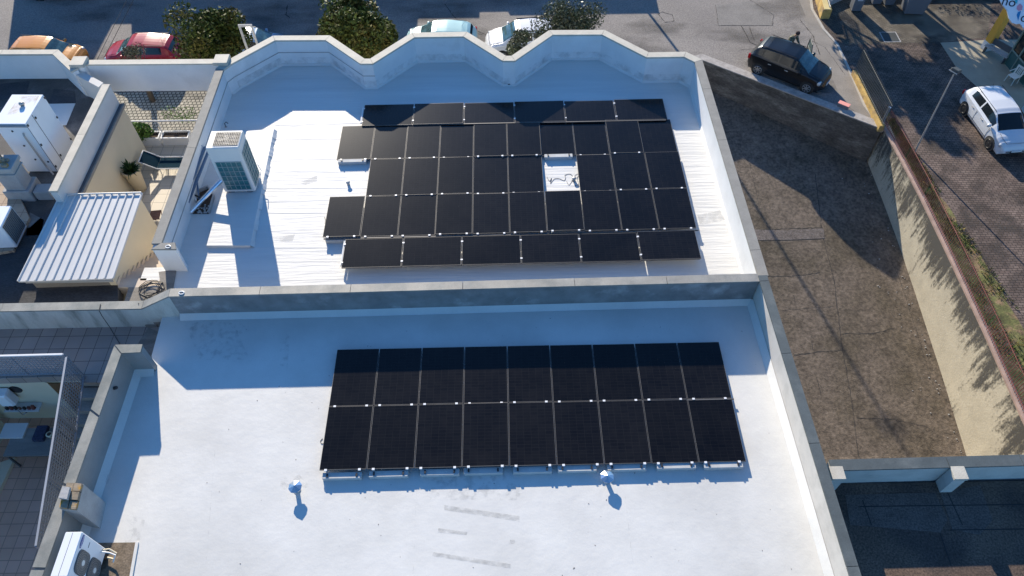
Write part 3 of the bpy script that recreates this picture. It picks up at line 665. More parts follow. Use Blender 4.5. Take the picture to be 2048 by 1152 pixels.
def make_ballast(L_=.95, W_=.16, h=.13):
    t = bpy.data.objects.new('ballast_block', None); COL.objects.link(t); t.empty_display_size = .2
    MB().bbox(0, L_, 0, W_, 0, h, .012).build('block', M['white_conc'], t)
    [MB().box(x - .02, x + .02, .04, .12, h, h + .03).build('bracket', M['black_pl'], t) for x in (.12, L_ - .12)]
    return t
protoB = make_ballast(); first = [1]
def ballast(px, z, label, base, rz=.009):
    p = at(px[0], px[1], base); o = protoB if first else copy_tree(protoB)
    if first: first.pop()
    o.location = (p.x, p.y, base); o.rotation_euler = (0, 0, rz); tag(o, label, 'ballast block', 'white ballast blocks under the solar panels')
for i, px in enumerate([646, 739, 841, 928, 1026, 1115, 1214, 1313, 1407]):
    ballast((px, [962, 958.5, 955, 952, 950, 947.5, 945, 942, 940.5][i]), 0, 'white ballast block, %s from the left under the near edge of the lower array' % ORD[i], .003)
ballast((677, 330.5), 0, 'white ballast block under the leftmost panel of the first upright row', ZU + .003, .012)
ballast((1089, 320.5), 0, 'white ballast block at the far side of the empty gap in the upper array', ZU + .003, .012)
ballast((652, 487), 0, 'white ballast block under the leftmost panel of the third upright row', ZU + .003, .012)

# ================================================================ ROOF VENTS
def cap_vent(px, py, label):
    p = at(px, py, .30); t = thing('roof_vent', label, 'roof vent', (p.x, p.y, 0), 0, 'conical capped vents on the lower roof')
    MB().lathe([(.055, 0), (.055, .225)], n=16).build('pipe', M['chrome'], t, True)
    MB().lathe([(.09, 0), (.09, .012), (.06, .03)], n=16).build('collar', M['silver'], t, True)
    n = 8; v = [(.165 * math.cos(2 * PI * (k + .4) / n), .165 * math.sin(2 * PI * (k + .4) / n), .22) for k in range(n)] + [(0, 0, .31)]
    b = MB(); b.add(v, [(k, (k + 1) % n, n) for k in range(n)] + [tuple(range(n - 1, -1, -1))])
    v2 = [(x * .98, y * .98, .20) for x, y, z in v[:n]]; b.add(v[:n] + v2, [(k, n + k, n + (k + 1) % n, (k + 1) % n) for k in range(n)]); b.build('cap', M['chrome'], t)
cap_vent(588.5, 971, 'zinc vent pipe with faceted cone cap left of the lower solar array')
cap_vent(1215, 951, 'zinc vent pipe with faceted cone cap under the near edge of the lower array')
def small_vent(px, py, label, dark=False):
    p = at(px, py, ZU); t = thing('roof_vent', label, 'roof vent', (p.x, p.y, ZU), 0, 'small mushroom vents on the upper roof')
    MB().lathe([(.05, 0), (.045, .10)], n=14).build('pipe', M['white_conc'], t, True)
    MB().lathe([(.07, .098), (.075, .115), (.03, .135)], n=14).build('cap', M['silver' if dark else 'white_conc'], t, True)
small_vent(697, 369, 'small white mushroom vent standing left of the upper solar array')
small_vent(1148, 361, 'small grey vent standing in the empty gap of the upper array', True)
def cable(name, label, pts, z, r=.006, matl='black_pl', lift=.01, sm=5, cat='cable', parent=None):
    P = [at(x, y, z + lift) if len(p_) == 2 else Vector(p_) for p_ in pts for (x, y) in [p_[:2]]]
    out = []
    for i in range(len(P) - 1):
        p0, p1, p2, p3 = P[max(i - 1, 0)], P[i], P[i + 1], P[min(i + 2, len(P) - 1)]
        for k in range(sm):
            t = k / sm; out.append(.5 * ((2 * p1) + (-p0 + p2) * t + (2 * p0 - 5 * p1 + 4 * p2 - p3) * t * t + (-p0 + 3 * p1 - 3 * p2 + p3) * t ** 3))
    out.append(P[-1]); return tag(MB().tube(out, r, 6).build(name, M[matl]), label, cat)
cable('cable', 'thin dark cable snaking over the white roof inside the panel gap', [(1094, 354), (1099, 362), (1103, 356), (1101, 367), (1108, 358), (1118, 357), (1128, 361), (1131, 355), (1130, 350), (1140, 348), (1146, 354), (1143, 362)], ZU, .006)
cable('cable', 'loop of thin cable around the small vent in the panel gap', [(1146, 356), (1152, 349), (1158, 348), (1154, 357), (1157, 368), (1150, 371), (1145, 362), (1138, 370), (1133, 362)], ZU, .005)
cable('cable', 'short dark cable end beside the leftmost panel of the third upright row', [(649, 434), (651, 441), (650, 447)], ZU, .008)
cable('cable', 'small black cable loop by the left side of the lower array', [(645, 877), (641, 882), (643, 887), (648, 886)], ZR, .007)

# ================================================================ VRF UNIT + PLINTH
ZP = ZU + .10
plp = [a2(548, 258, ZP), a2(500, 491, ZP), a2(413, 491, ZP), (a2(413, 491, ZP)[0] - .1, a2(540, 262, ZP)[1])]
pl = thing('equipment_plinth', 'low white painted plinth under the tall air conditioning unit', 'plinth')
plb = [(x, y) for x, y in plp]; MB().prism(plb, ZU - .002, ZP).build('plinth_body', M['roof_hi'], pl)
b = MB(); px0, px1 = Vector(plb[0]), Vector(plb[1]); ex = Vector((px1.y - px0.y, -(px1.x - px0.x))).normalized()
for k in range(24):
    a_, c_ = px0.lerp(px1, k / 24), px0.lerp(px1, (k + 1) / 24); o1 = .02 * math.sin(k * 1.7) + .03
    b.add([(a_.x, a_.y, ZP), (c_.x, c_.y, ZP), (c_.x - ex.x * (.06 + o1), c_.y - ex.y * (.06 + o1), ZU + .004), (a_.x - ex.x * (.06 + o1), a_.y - ex.y * (.06 + o1), ZU + .004)], [(0, 1, 2, 3)])
b.build('membrane_fillet', M['roof_hi'], pl)
vb = at(450.5, 386, ZP); vr = at(512.5, 384.5, ZP); vw = (vr - vb).length; vaz = math.atan2(vr.y - vb.y, vr.x - vb.x)
vd = .80; vh = 1.93
vu = thing('air_conditioning_unit', 'tall ivory air conditioning unit with teal fins and a round fan on top', 'air conditioner', (vb.x, vb.y, ZP), vaz)
MB().bbox(0, vw, 0, vd, .06, vh, .03).build('casing', M['ivory'], vu)
b = MB(); [b.box(x, x + .18, .02, vd - .02, 0, .06) for x in (.12, vw - .3)]; b.build('foot_rail', M['fan_grey'], vu)
MB().box(.12, vw - .10, -.004, 0.0, .16, 1.36).build('condenser_fins', M['teal_fin'], vu)
MB().box(vw, vw + .004, .10, vd - .06, .16, 1.62).build('condenser_fins', M['teal_fin'], vu)
b = MB()
for i in range(6): x = lerp(.12, vw - .10, i / 5); b.box(x - .007, x + .007, -.022, -.008, .16, 1.36)
for i in range(7): z = lerp(.16, 1.36, i / 6); b.box(.12, vw - .10, -.026, -.014, z - .007, z + .007)
b.build('wire_guard', M['grid_lt'], vu)
b = MB()
for i in range(5): y = lerp(.10, vd - .06, i / 4); b.box(vw + .008, vw + .022, y - .006, y + .006, .16, 1.62)
for i in range(8): z = lerp(.16, 1.62, i / 7); b.box(vw + .014, vw + .026, .10, vd - .06, z - .006, z + .006)
b.build('wire_guard', M['grid_lt'], vu)
fan = MB().box(.20, vw - .05, .10, vd - .08, vh - .01, vh + .002).build('fan_well', M['dark'], vu)
b = MB(); cx, cy = vw / 2 + .06, vd / 2 + .02
for k in range(4):
    a = k * PI / 2; b.add([(cx + .07 * math.cos(a), cy + .07 * math.sin(a), vh + .004), (cx + .29 * math.cos(a - .3), cy + .29 * math.sin(a - .3), vh + .004), (cx + .29 * math.cos(a + .5), cy + .29 * math.sin(a + .5), vh + .012), (cx + .08 * math.cos(a + .9), cy + .08 * math.sin(a + .9), vh + .010)], [(0, 1, 2, 3)])
b.lathe([(.08, 0), (.08, .012)], (cx, cy, vh + .004), 12); b.build('fan', M['fan_grey'], vu)
b = MB()
for i in range(15): x = lerp(.20, vw - .05, i / 14); b.box(x - .004, x + .004, .10, vd - .08, vh + .018, vh + .026)
for i in range(11): y = lerp(.10, vd - .08, i / 10); b.box(.20, vw - .05, y - .004, y + .004, vh + .027, vh + .034)
b.build('fan_guard', M['silver'], vu)
MB().tube([(vw + .04, vd - .02, .5), (vw + .12, vd - .1, .3), (vw + .06, .3, .1)], .012).build('pipe', M['wall_white'], vu)

# pipes and profiles along the left parapet
def beam(p0, z0, p1, z1, r, matl, label, name, n=8, cat='pipe', group=None):
    return tag(MB().tube([at(*p0, z0), at(*p1, z1)], r, n).build(name, M[matl]), label, cat, group)
for i, (dx, lab) in enumerate(((0, 'nearest the wall'), (8, 'in the middle of the bundle'), (17, 'farthest from the wall'))):
    beam((402 + dx * 1.0, 291 + i * 3), ZU + .75 - i * .08, (343 + dx, 451 - i * 3), ZU + .55 - i * .12,   .048, 'sky_tint_steel', 'long sky tinted steel profile leaning along the left parapet, ' + lab, 'steel_profile', 4, 'metal profile', 'steel profiles along the left parapet')
beam((458, 345), ZU + .75, (381, 424), ZU + .12, .075, 'chrome', 'fat shiny zinc pipe sloping down beside the tall air conditioning unit', 'pipe', 14)
rc = thing('pipe_box', 'dark open service box full of pipes beside the left parapet', 'service box')
pp = [a2(372, 398, ZU), a2(417, 378, ZU), a2(428, 395, ZU), a2(418, 428, ZU), a2(385, 428, ZU)]
MB().prism(pp, ZU + .002, ZU + .012).build('floor', M['soil'], rc)
pi2 = offset(pp + [pp[0]], .05)
MB().strip(pp[:4], offset(pp[:4], .04), ZU + .013, ZU + .14).build('rim', M['concrete'], rc)
for i, (a, c_, z_) in enumerate((((385, 372), (392, 402), .25), ((394, 362), (398, 398), .3), ((388, 390), (410, 398), .2))):
    MB().tube([at(*a, ZU + z_), at(*c_, ZU + .12)], .03, 8).build('pipe', M[['wall_white', 'sky_tint_steel', 'black_pl'][i]], rc)
b = MB()
for k in range(30):
    p = at(random.uniform(392, 418), random.uniform(410, 427), ZU + .015); s = random.uniform(.01, .03); b.bbox(p.x - s, p.x + s, p.y - s, p.y + s, p.z, p.z + s, .004)
tag(b.build('rubble', M['white_conc'], rc), kind='stuff')
hk = thing('cable_hook', 'small bent conduit end sticking out of the shaded upper roof', 'conduit', at(452, 254, ZU))
MB().tube([(0, 0, 0), (0, 0, .16), (.05, .03, .2), (.1, .05, .12)], .015).build('conduit', M['black_pl'], hk); MB().lathe([(.05, 0), (.04, .02)], n=12).build('flange', M['concrete'], hk)
rg = tag(MB().tube([Vector((.07 * math.cos(a), .05 * math.sin(a), 0)) for a in np.linspace(0, 2 * PI, 17)], .012, 6).build('ring', M['clamp']), 'white painted ring mark lying on the end of the left parapet coping', 'ring'); rg.location = at(336, 493, ZTU + .02)
rg = tag(MB().tube([Vector((.07 * math.cos(a), .05 * math.sin(a), 0)) for a in np.linspace(0, 2 * PI, 17)], .012, 6).build('ring', M['clamp']), 'white ring lying on the sheet coping at the left end of the divider wall', 'ring'); rg.location = at(363, 585.5, ZD + .015)

# ================================================================ LOWER LEFT: condenser, chimney, brackets
ZB = .0
bp = at(210, 1180, 0)
bt = thing('bare_roof_patch', 'bare brown unpainted roof patch under the two fan air conditioner', 'roof patch')
MB().prism([a2(196, 1086, 0), a2(272, 1085, 0), a2(258, 1165, 0), a2(150, 1240, 0), a2(140, 1190, 0)], .003, .012).build('screed', mat('brown bare screed', (.17, .13, .09), .95, var=.4, scale=4, fine=.3, fscale=25, bump=.5), bt)
MB().strip([a2(272, 1085, 0), a2(258, 1165, 0), a2(250, 1215, 0)], [a2(278, 1085, 0), a2(264, 1165, 0), a2(256, 1215, 0)], .001, .035).build('membrane_edge', M['roof_lo'], bt)
zt_ = 1.32
c0 = at(165, 1063, zt_); rim_ = Vector(lpi[2]) - Vector(lpi[1]); ca = math.atan2(rim_.y, rim_.x)
ac = thing('air_conditioner', 'tall white outdoor condenser with two stacked grey fans and a blue oval logo', 'air conditioner', (c0.x, c0.y, 0.10), ca)
CL = .94; CD = .37; CH = zt_ - .10        # local x towards the camera along the face, local +y is the face side
MB().bbox(0, CL, -CD, 0, .05, CH, .02).build('casing', M['ice_white'], ac)
MB().box(.02, CL - .02, -CD * .55, -CD * .53, CH, CH + .003).build('lid_joint', M['fan_grey'], ac)
FM = Matrix(((-1, 0, 0, 0), (0, 0, 1, .003), (0, 1, 0, 0), (0, 0, 0, 1)))      # face frame: x right (away from camera is right), y up, z outward
for zc_ in (.86, .32):
    R = Matrix.Translation((.56, 0, zc_)) @ FM
    pr = MB(); n = 28; ring = []
    for i in range(n):
        a = 2 * PI * i / n; r = .255 / max(.0001, (abs(math.cos(a)) ** 4 + abs(math.sin(a)) ** 4) ** .25); ring.append((r * math.cos(a), r * math.sin(a)))
    pr.add([R @ Vector((x, y, 0)) for x, y in ring] + [R @ Vector((x * .97, y * .97, .02)) for x, y in ring], [(i, (i + 1) % n, n + (i + 1) % n, n + i) for i in range(n)] + [tuple(range(n, 2 * n))])
    g_ = pr.build('fan_grille', M['fan_grey'], ac)
    gb = MB()
    for i in range(32):
        a = 2 * PI * i / 32; gb.tube([R @ Vector((.06 * math.cos(a), .06 * math.sin(a), .03)), R @ Vector((.24 * math.cos(a + .25), .24 * math.sin(a + .25), .03))], .003, 4)
    for r in (.1, .15, .2, .24): gb.tube([R @ Vector((r * math.cos(a), r * math.sin(a), .03)) for a in np.linspace(0, 2 * PI, 29)], .003, 4)
    gb.build('guard', M['silver'], g_)
    MB().lathe([(.06, .02), (.06, .035)], n=20, M=R).build('hub', M['ivory'], g_)
def text_mesh(body, size, M4, matl, parent, name='lettering', extr=.002):
    cu = bpy.data.curves.new(name, 'FONT'); cu.body = body; cu.size = size; cu.align_x = 'CENTER'; cu.align_y = 'CENTER'; cu.extrude = extr
    o = bpy.data.objects.new(name + '_tmp', cu); COL.objects.link(o); bpy.context.view_layer.update()
    me = bpy.data.meshes.new_from_object(o.evaluated_get(bpy.context.evaluated_depsgraph_get())); bpy.data.objects.remove(o)
    me.transform(M4); me.materials.clear(); me.materials.append(matl); ob = bpy.data.objects.new(name, me); COL.objects.link(ob); ob.parent = parent; return ob
Rl = Matrix.Translation((.18, 0, 1.12)) @ FM
el = MB(); n = 28; el.add([Rl @ Vector((.15 * math.cos(2 * PI * i / n), .048 * math.sin(2 * PI * i / n), .004)) for i in range(n)], [tuple(range(n))]); lg = el.build('logo', M['logo_blue'], ac)
text_mesh('SAMSUNG', .052, Rl @ Matrix.Translation((0, 0, .008)), M['clamp'], lg)
MB().box(.10, .22, 0, .006, .80, .815).build('badge', M['fan_grey'], ac)
[MB().box(x, x + .1, -CD / 2 - .2, -CD / 2 + .2, -.09, .05).build('foot', M['black_pl'], ac) for x in (.12, .72)]
pa, pc = at(206, 1100, .30), at(232, 1106, .25)
MB().tube([ac.matrix_basis.inverted() @ v for v in (pa, pa.lerp(pc, .5) + Vector((0, .04, .05)), pc, at(228, 1118, .12), at(215, 1115, .10))], .02, 8).build('pipe', M['plaster_cream'], ac)
MB().tube([ac.matrix_basis.inverted() @ (v + Vector((0, -.06, .05))) for v in (pa, pa.lerp(pc, .6) + Vector((0, .02, .02)), pc + Vector((.02, 0, 0)), at(230, 1120, .1))], .018, 8).build('pipe', M['rail_white'], ac)
# chimney stump
z1_ = 1.25
ch = thing('chimney_stump', 'grey rendered chimney stump topped with lichen covered bricks on the left parapet', 'chimney')
P = [a2(163, 965, z1_), a2(150, 1018, z1_), a2(113, 1012, z1_), a2(130, 962, z1_)]
MB().prism(P, -.02, z1_ - .10).build('render_block', M['concrete'], ch)
Pc = Vector((sum(p[0] for p in P) / 4, sum(p[1] for p in P) / 4))
random.seed(3)
b = MB()
u0, u1 = Vector(P[0]) - Vector(P[1]), Vector(P[3]) - Vector(P[0])
for i in range(2):
    for j in range(3):
        o0 = Vector(P[1]) + u0 * (j / 3 + .01) + u1 * (i / 2 + .01); a_ = o0; b_ = o0 + u0 * .30; c_ = b_ + u1 * .44; d_ = o0 + u1 * .44
        b.prism([a_, b_, c_, d_], z1_ - .10, z1_ - .02 + random.uniform(-.03, .05))
b.build('brick_cap', M['brick_old'], ch)
P2 = [Pc + (Vector(p) - Pc) * .45 for p in P]; off = u1 * .18
MB().prism([p + off for p in P2], z1_ + .02, z1_ + .10).build('loose_brick', M['concrete'], ch)
fp = [Vector(P[0]), Vector(P[1])]; 
b = MB(); A = [Vector((*wi2[2], 0))]
# little base fillet around the stump
for i, (px, py, lab) in enumerate(((228, 775, 'small black bracket with spotlight on the inside of the left parapet'),)):
    sp = thing('spotlight', lab, 'spotlight', at(px + 2, py - 2, .72))
    MB().box(-.10, -.08, -.05, .05, -.06, .06).build('bracket', M['wall_white'], sp); MB().tube([(-.09, 0, 0), (.03, -.05, .03)], .02).build('arm', M['black_pl'], sp)
    MB().lathe([(.03, 0), (.045, .06), (.045, .14), (.03, .16)], n=14, M=Matrix.Translation((-.05, -.06, .0)) @ Matrix.Rotation(1.2, 4, 'Y')).build('lamp_body', M['black_pl'], sp, True)
gv = thing('floor_drain', 'small rusty floor drain grate in the shaded edge of the lower roof', 'drain', at(207, 957, 0.004))
b = MB(); [b.box(-.09 + k * .04, -.07 + k * .04, -.1, .1, .004, .012) for k in range(5)]; b.build('grate', M['concrete'], gv)
b = MB(); b.quad((-.16, -.22, .001), (.16, -.22, .001), (.16, .22, .001), (-.16, .22, .001)); b.build('dirt', M['smudge'], gv)
cv = tag(MB().bbox(-.12, .12, -.12, .12, 0, .02, .006).build('junction_plate', M['rail_white']), 'white junction plate on the left parapet face next to the chimney stump', 'plate')
q_ = at(176, 966, .35); cv.matrix_basis = Matrix.Translation(q_) @ Matrix.Rotation(R_(90), 4, 'Y')
for k, (xo) in enumerate((0, 7, 16)):
    A = at(138 + xo, 1062, .55 - .1 * k); B_ = at(86 + xo, 1165, .55 - .1 * k)
    tag(MB().tube([A, B_], .025, 8).build('conduit', M['fan_grey']), 'grey conduit on the left parapet behind the white condenser, %s' % ['topmost of the three', 'middle of the three', 'lowest of the three'][k], 'conduit', 'conduits behind the white condenser')

# ================================================================ LANDING, TILES, STAIRS, PERFORATED RAILING, LOWER COURT (left)
lt = thing('tiled_terrace', 'grey tiled terrace landing between the two stained parapets', 'terrace')
zt0 = -.40
yb = dvf[5][1] - .03
le = [a2(-120, 760, zt0), a2(0, 757, zt0), a2(165, 751, zt0), (a2(165, 751, zt0)[0], a2(165, 765, zt0)[1]), (lo2[1][0] + .25, a2(200, 766, zt0)[1]), (wi2[0][0], lo2[1][1]), (eM[0], lo2[1][1] - .3), (eM[0], eM[1]), (eL[0], eL[1]), (dvf[3][0] + .2, foot[3][1] - .0), (dvf[4][0], dvf[4][1] + .1), (-20, dvf[6][1] + .1)]
MB().prism([(p[0], p[1]) for p in le], zt0 - .28, zt0).build('tile_floor', M['tile_grey'], lt)
MB().prism([a2(297, 655, zt0), (eL[0] - .02, eL[1] - .35), (eM[0] - .02, eM[1]), (eM[0] - .9, eM[1])], zt0 + .001, zt0 + .006).build('screed_strip', M['old_screed'], lt)
for k, (xa_, xb_, ya_, yb_) in enumerate(((289, 331, 639, 631), (284, 330, 645, 637), (290, 312, 651, 644))):
    zk = -.10 - .10 * k; p0, p1 = at(xa_, ya_, zk), at(xb_, ya_, zk); q1 = at(xb_, yb_ - 12, zk)
    MB().box(p0.x, min(p1.x, eL[0] + .03), p0.y, dvf[3][1] + .05, zt0, zk).build('step', M['old_screed'], lt)
# perforated railings
def perf_panel(name, label, A, B, h, z, hm='rail_white', pitch=.10):
    A = Vector(A); B = Vector(B); t = thing(name, label, 'railing', (A.x, A.y, z)); d = (B - A); L_ = d.length; d.normalize()
    n3 = Vector((-d.y, d.x, 0)); Md = Matrix(((d.x, n3.x, 0, 0), (d.y, n3.y, 0, 0), (0, 0, 1, 0), (0, 0, 0, 1)))
    b = MB(); nx = int(L_ / pitch); nz = int((h - .1) / pitch); hw = .017
    # diagonal lattice = perforated sheet: flat bars both ways
    for i in range(nx + 1): x = i * L_ / nx; b.box(x - hw, x + hw, -.002, .002, .06, h - .03, Md)
    for k in range(nz + 1): zz = .06 + k * (h - .09) / nz; b.box(0, L_, -.0045, -.0022, zz - hw, zz + hw, Md)
    b.build('mesh_sheet', M['perf'], t)
    f = MB(); f.box(-.02, .02, -.025, .025, 0, h, Md); f.box(L_ - .02, L_ + .02, -.025, .025, 0, h, Md); f.box(.02, L_ - .02, -.02, .02, .02, .06, Md)
    n = max(1, int(L_ / 1.3))
    for k in range(1, n): x = L_ * k / n; f.box(x - .018, x + .018, -.02, .02, .06, h - .03, Md)
    f.build('frame', M['perf'], t); MB().box(0, L_, -.025, .025, h - .028, h + .02, Md).build('handrail', M[hm], t)
HR = 1.02
c_a = a2(164.5, 748, zt0)
perf_panel('railing', 'perforated grey metal railing with white handrail along the tiled terrace', a2(-150, 756, zt0), (c_a[0] - .03, c_a[1]), HR, zt0)
c_e = a2(105, 1080, HR + zt0); c_top = a2(133, 715, HR + zt0); ce = a2(72, 1092, HR + zt0)
perf_panel('railing', 'perforated grey metal railing running down beside the narrow outside stairs', (c_top[0], c_top[1]), (ce[0], ce[1]), HR, zt0, 'perf')
# stairs toward the camera
ss = thing('outside_stairs', 'narrow stone outside stairs going down between the railing and the parapet', 'stairs')
xa = c_a[0] + .02; y_top = a2(180, 768, zt0)[1]
for k in range(11):
    zk = zt0 - .19 * (k + 1); y_ = y_top - .30 * k; xw = Vector(l_out[1]).lerp(Vector(l_out[2]), min(1, max(0, (l_out[1][1] - y_) / (l_out[1][1] - l_out[2][1])))).x + .03
    st_ = MB().prism([(xa - .02 - k * .02, y_), (xw, y_), (xw, y_ - .30), (xa - .02 - k * .02, y_ - .30)], zk - .6, zk - .03).build('riser', M['old_screed'], ss)
    MB().prism([(xa - .02 - k * .02, y_ + .0), (xw, y_ + .0), (xw, y_ - .32), (xa - .02 - k * .02, y_ - .32)], zk - .03, zk).build('tread', M['old_screed'], ss)
ZL = -2.9
lc = thing('sunken_courtyard', 'shaded sunken courtyard with pinkish tiles and cream walls below the terrace', 'courtyard')
MB().prism([(-26, -2), (c_top[0] + 1.3, -2), (c_top[0] + 1.3, le[2][1] + .1), (-26, le[2][1] + .1)], ZL - .2, ZL).build('floor', M['tile_pink'], lc)
MB().box(-26, c_a[0] - .02, le[2][1] + .03, le[2][1] + .25, ZL, zt0 - .29).build('back_wall', M['plaster_cream'], lc)
MB().box(-26, c_a[0] - .02, le[2][1] + .0, le[2][1] + .26, zt0 - .285, zt0 - .20).build('slab_edge', M['bitumen_dk'], lc)
yw_ = le[2][1] + .03
dx0 = at(83, 800, ZL + 2.1).x
dr = MB().box(dx0, dx0 + .9, yw_ - .04, yw_ - .002, ZL + .0, ZL + 2.1).build('door', M['door_wood'], lc)
MB().box(dx0 - .07, dx0 - .002, yw_ - .05, yw_ - .001, ZL, ZL + 2.17).build('door_frame', M['plaster_cream'], lc)
lw = at(0, 890, ZL); MB().box(lw.x - .6, lw.x - .0, 3, lw.y + .6, ZL, ZL + 1.4).build('side_wall', M['plaster_cream'], lc)
MB().prism([a2(0, 930, ZL), a2(34, 918, ZL), a2(0, 990, ZL), a2(-20, 990, ZL)], ZL + .001, ZL + .12).build('kerb', M['plaster_cream'], lc)
tb_ = at(62, 905, ZL + .8); tt = thing('table', 'grey topped work table standing in the sunken courtyard', 'table', (tb_.x, tb_.y, ZL))
MB().box(-.75, .55, -.1, .75, .76, .80).build('table_top', M['old_screed'], tt)
for x, y in ((-.7, -.05), (.5, -.05), (-.7, .7), (.5, .7)): MB().box(x - .025, x + .025, y - .025, y + .025, 0, .76).build('leg', M['fan_grey'], tt)
p = at(30, 862, ZL + .84); bx = tag(MB().bbox(-.38, .30, -.22, .25, 0, .05, .01).build('board', M['plaster_grey']), 'pale flat board lying on the left part of the courtyard table', 'board'); bx.location = (p.x, p.y, ZL + .803)
p = at(82, 868, ZL + .84); bx = tag(MB().bbox(-.16, .16, -.22, .24, 0, .12, .02).build('bag', mat('blue black bag', (.03, .035, .07), .9, var=.5, scale=20)), 'dark blue patterned bag on the courtyard table', 'bag'); bx.location = (p.x, p.y, ZL + .803)
p = at(94, 868, ZL + .95); bk = thing('pot', 'small pink and cream round pot standing behind the blue bag on the table', 'pot', (p.x + .05, p.y, ZL + .803))
MB().lathe([(.06, 0), (.09, .12), (.09, .14)], n=16).build('bowl', M['plaster_cream'], bk, True); MB().lathe([(.06, .141), (.05, .145)], n=12).build('filling', M['soil'], bk)
p = at(35, 838, ZL + 1.0); sh = thing('shelf', 'dark cluttered shelf on the courtyard wall', 'shelf', (p.x, yw_ - .3, ZL + .95))
MB().box(-.5, .5, 0, .29, 0, .03).build('board', M['plaster_grey'], sh)
random.seed(5)
for k in range(7): x = -.45 + k * .125; s = random.uniform(.04, .09); MB().bbox(x, x + s, .05, .05 + s, .031, .031 + s * random.uniform(.8, 2), .008).build('jar', M[random.choice(['black_pl', 'red_iron', 'silver', 'wood'])], sh)
p = at(0, 800, ZL + 2.0); hd = thing('water_heater', 'white enamel water heater hanging on the courtyard wall', 'water heater', (p.x - .1, yw_ - .46, ZL + 1.2))
MB().bbox(-.30, .12, .14, .44, .15, .70, .05).build('casing', M['ice_white'], hd); MB().tube([(.1, .1, 0), (.1, .1, -.3), (.3, .35, -.35)], .015).build('pipe', M['chrome'], hd)
p = at(33, 818, ZL + 1.4); pn = tag(MB().lathe([(.03, 0), (.17, .004), (.17, .02)], n=20, M=Matrix.Translation((p.x, yw_ - .003, ZL + 1.75)) @ Matrix.Rotation(PI / 2, 4, 'X')).build('pan', M['black_pl']), 'round black pan hanging on the cream courtyard wall', 'pan')

# ================================================================ LEFT UPPER AREA: felt roof, stairs, shed, lounge terrace
nb = thing('neighbour_building', 'neighbouring flat roofed building with a dark felt roof and stone coped parapet', 'building')
W1 = [a2(220, 168, ZTU), a2(203, 200.6, ZTU), a2(114, 382, ZTU)]            # right edge of coping
x1_, x2_ = W1[0][0], W1[2][0]; W1 = [W1[0], tuple(Vector(W1[0]).lerp(Vector(W1[2]), .5)), W1[2]]
seg_split('coping', W1, 0, -.27, ZTU - CT, ZTU, M['coping'], nb, maxlen=1.9)
MB().strip(offset(W1, -.03), offset(W1, -.24), -3, ZTU - CT - .002).build('parapet_wall', M['plaster_grey'], nb)
W1b = offset(W1, .035)
MB().strip(offset(W1, -.029), W1b, -3.3, -.15).build('lower_wall', M['plaster_cream'], nb)
MB().strip(offset(W1, -.028), offset(W1, .09), -.149, -.06).build('gutter', M['fan_grey'], nb)
MB().strip(offset(W1, .091), offset(W1, .15), -.149, -.04).build('gutter_edge', M['coping_grey'], nb)
# front parapet of the neighbour (zigzag)
Fp = [a2(-160, 110, ZTU), a2(0, 108.5, ZTU), a2(105, 108, ZTU), a2(142, 143, ZTU)]
seg_split('coping', Fp, 0, .27, ZTU - CT, ZTU, M['coping'], nb, maxlen=5)
MB().strip(offset(Fp, .035), offset(Fp, .24), ZS, ZTU - CT - .002).build('parapet_wall', M['wall_white'], nb)
Fw = [a2(142, 143, ZTU), a2(180, 195, ZTU - .9)]; P_ = a2(190, 168, ZTU)
MB().prism([a2(142, 143, ZTU - .15), a2(160, 138, ZTU - .15), a2(205, 163, ZTU - .15), a2(196, 172, ZTU - .15)], -3, ZTU - .2).build('parapet_wall', M['plaster_grey'], nb)
fr = offset(Fp, .03)
ZN = -.31
felt = [(-27, fr[0][1]), fr[1], fr[2], fr[3], (W1[0][0] - .2, W1[0][1] + .3), (W1[0][0] - .24, W1[0][1]), (W1[2][0] - .24, W1[2][1]), (W1[2][0] + .0, W1[2][1] - .25), a2(236, 566, ZN), a2(236, 606, ZN), (-12.0, dvb[3][1] + .12), (dvb[4][0], dvb[4][1]), (-27, dvb[5][1])]
MB().prism(felt[::-1], ZN - .4, ZN).build('felt_roof', M['bitumen'], nb)
# patches and sheets of felt
for P, mm in (([(0, 168), (60, 162), (52, 190), (0, 200)], 'bitumen_dk'), ([(108, 178), (150, 182), (152, 207), (98, 207)], 'bitumen_dk'), ([(95, 208), (151, 207), (133, 250), (118, 252)], 'roof_lo'), ([(0, 465), (60, 455), (120, 400), (70, 520), (35, 560), (60, 600), (-30, 604), (-30, 470)], 'bitumen_dk'), ([(60, 425), (88, 440), (82, 470), (52, 472)], 'old_screed')):
    MB().prism([a2(x, y, ZN) for x, y in P], ZN + .001, ZN + .008).build('felt_patch', M[mm], nb)
MB().prism([a2(20, 566, ZN), a2(236, 566, ZN), a2(236, 608, ZN), a2(-60, 609, ZN), a2(-60, 566, ZN)], ZN + .010, ZN + .016).build('felt_patch', M['bitumen_dk'], nb)
MB().prism([a2(258, 575, ZN), a2(330, 575, ZN), a2(338, 588, ZN), a2(246, 612, ZN)], ZN + .0, ZN + .014).build('screed', M['old_screed'], nb)
MB().prism([a2(-200, 300, ZN), a2(0, 310, ZN), a2(30, 370, ZN), a2(62, 440, ZN), a2(30, 505, ZN), a2(-60, 520, ZN), a2(-200, 520, ZN)], ZN + .002, ZN + .11).build('tile_deck', brick_mat('terracotta tiles', (.36, .27, .19), (.42, .32, .23), (.22, .16, .12), .4, .4, .01, off=0), nb)
MB().prism([a2(318, 545, ZN), a2(353, 540, ZN), a2(346, 582, ZN), a2(325, 588, ZN)], ZN - .3, ZN + .03).build('old_step', M['old_screed'], nb)
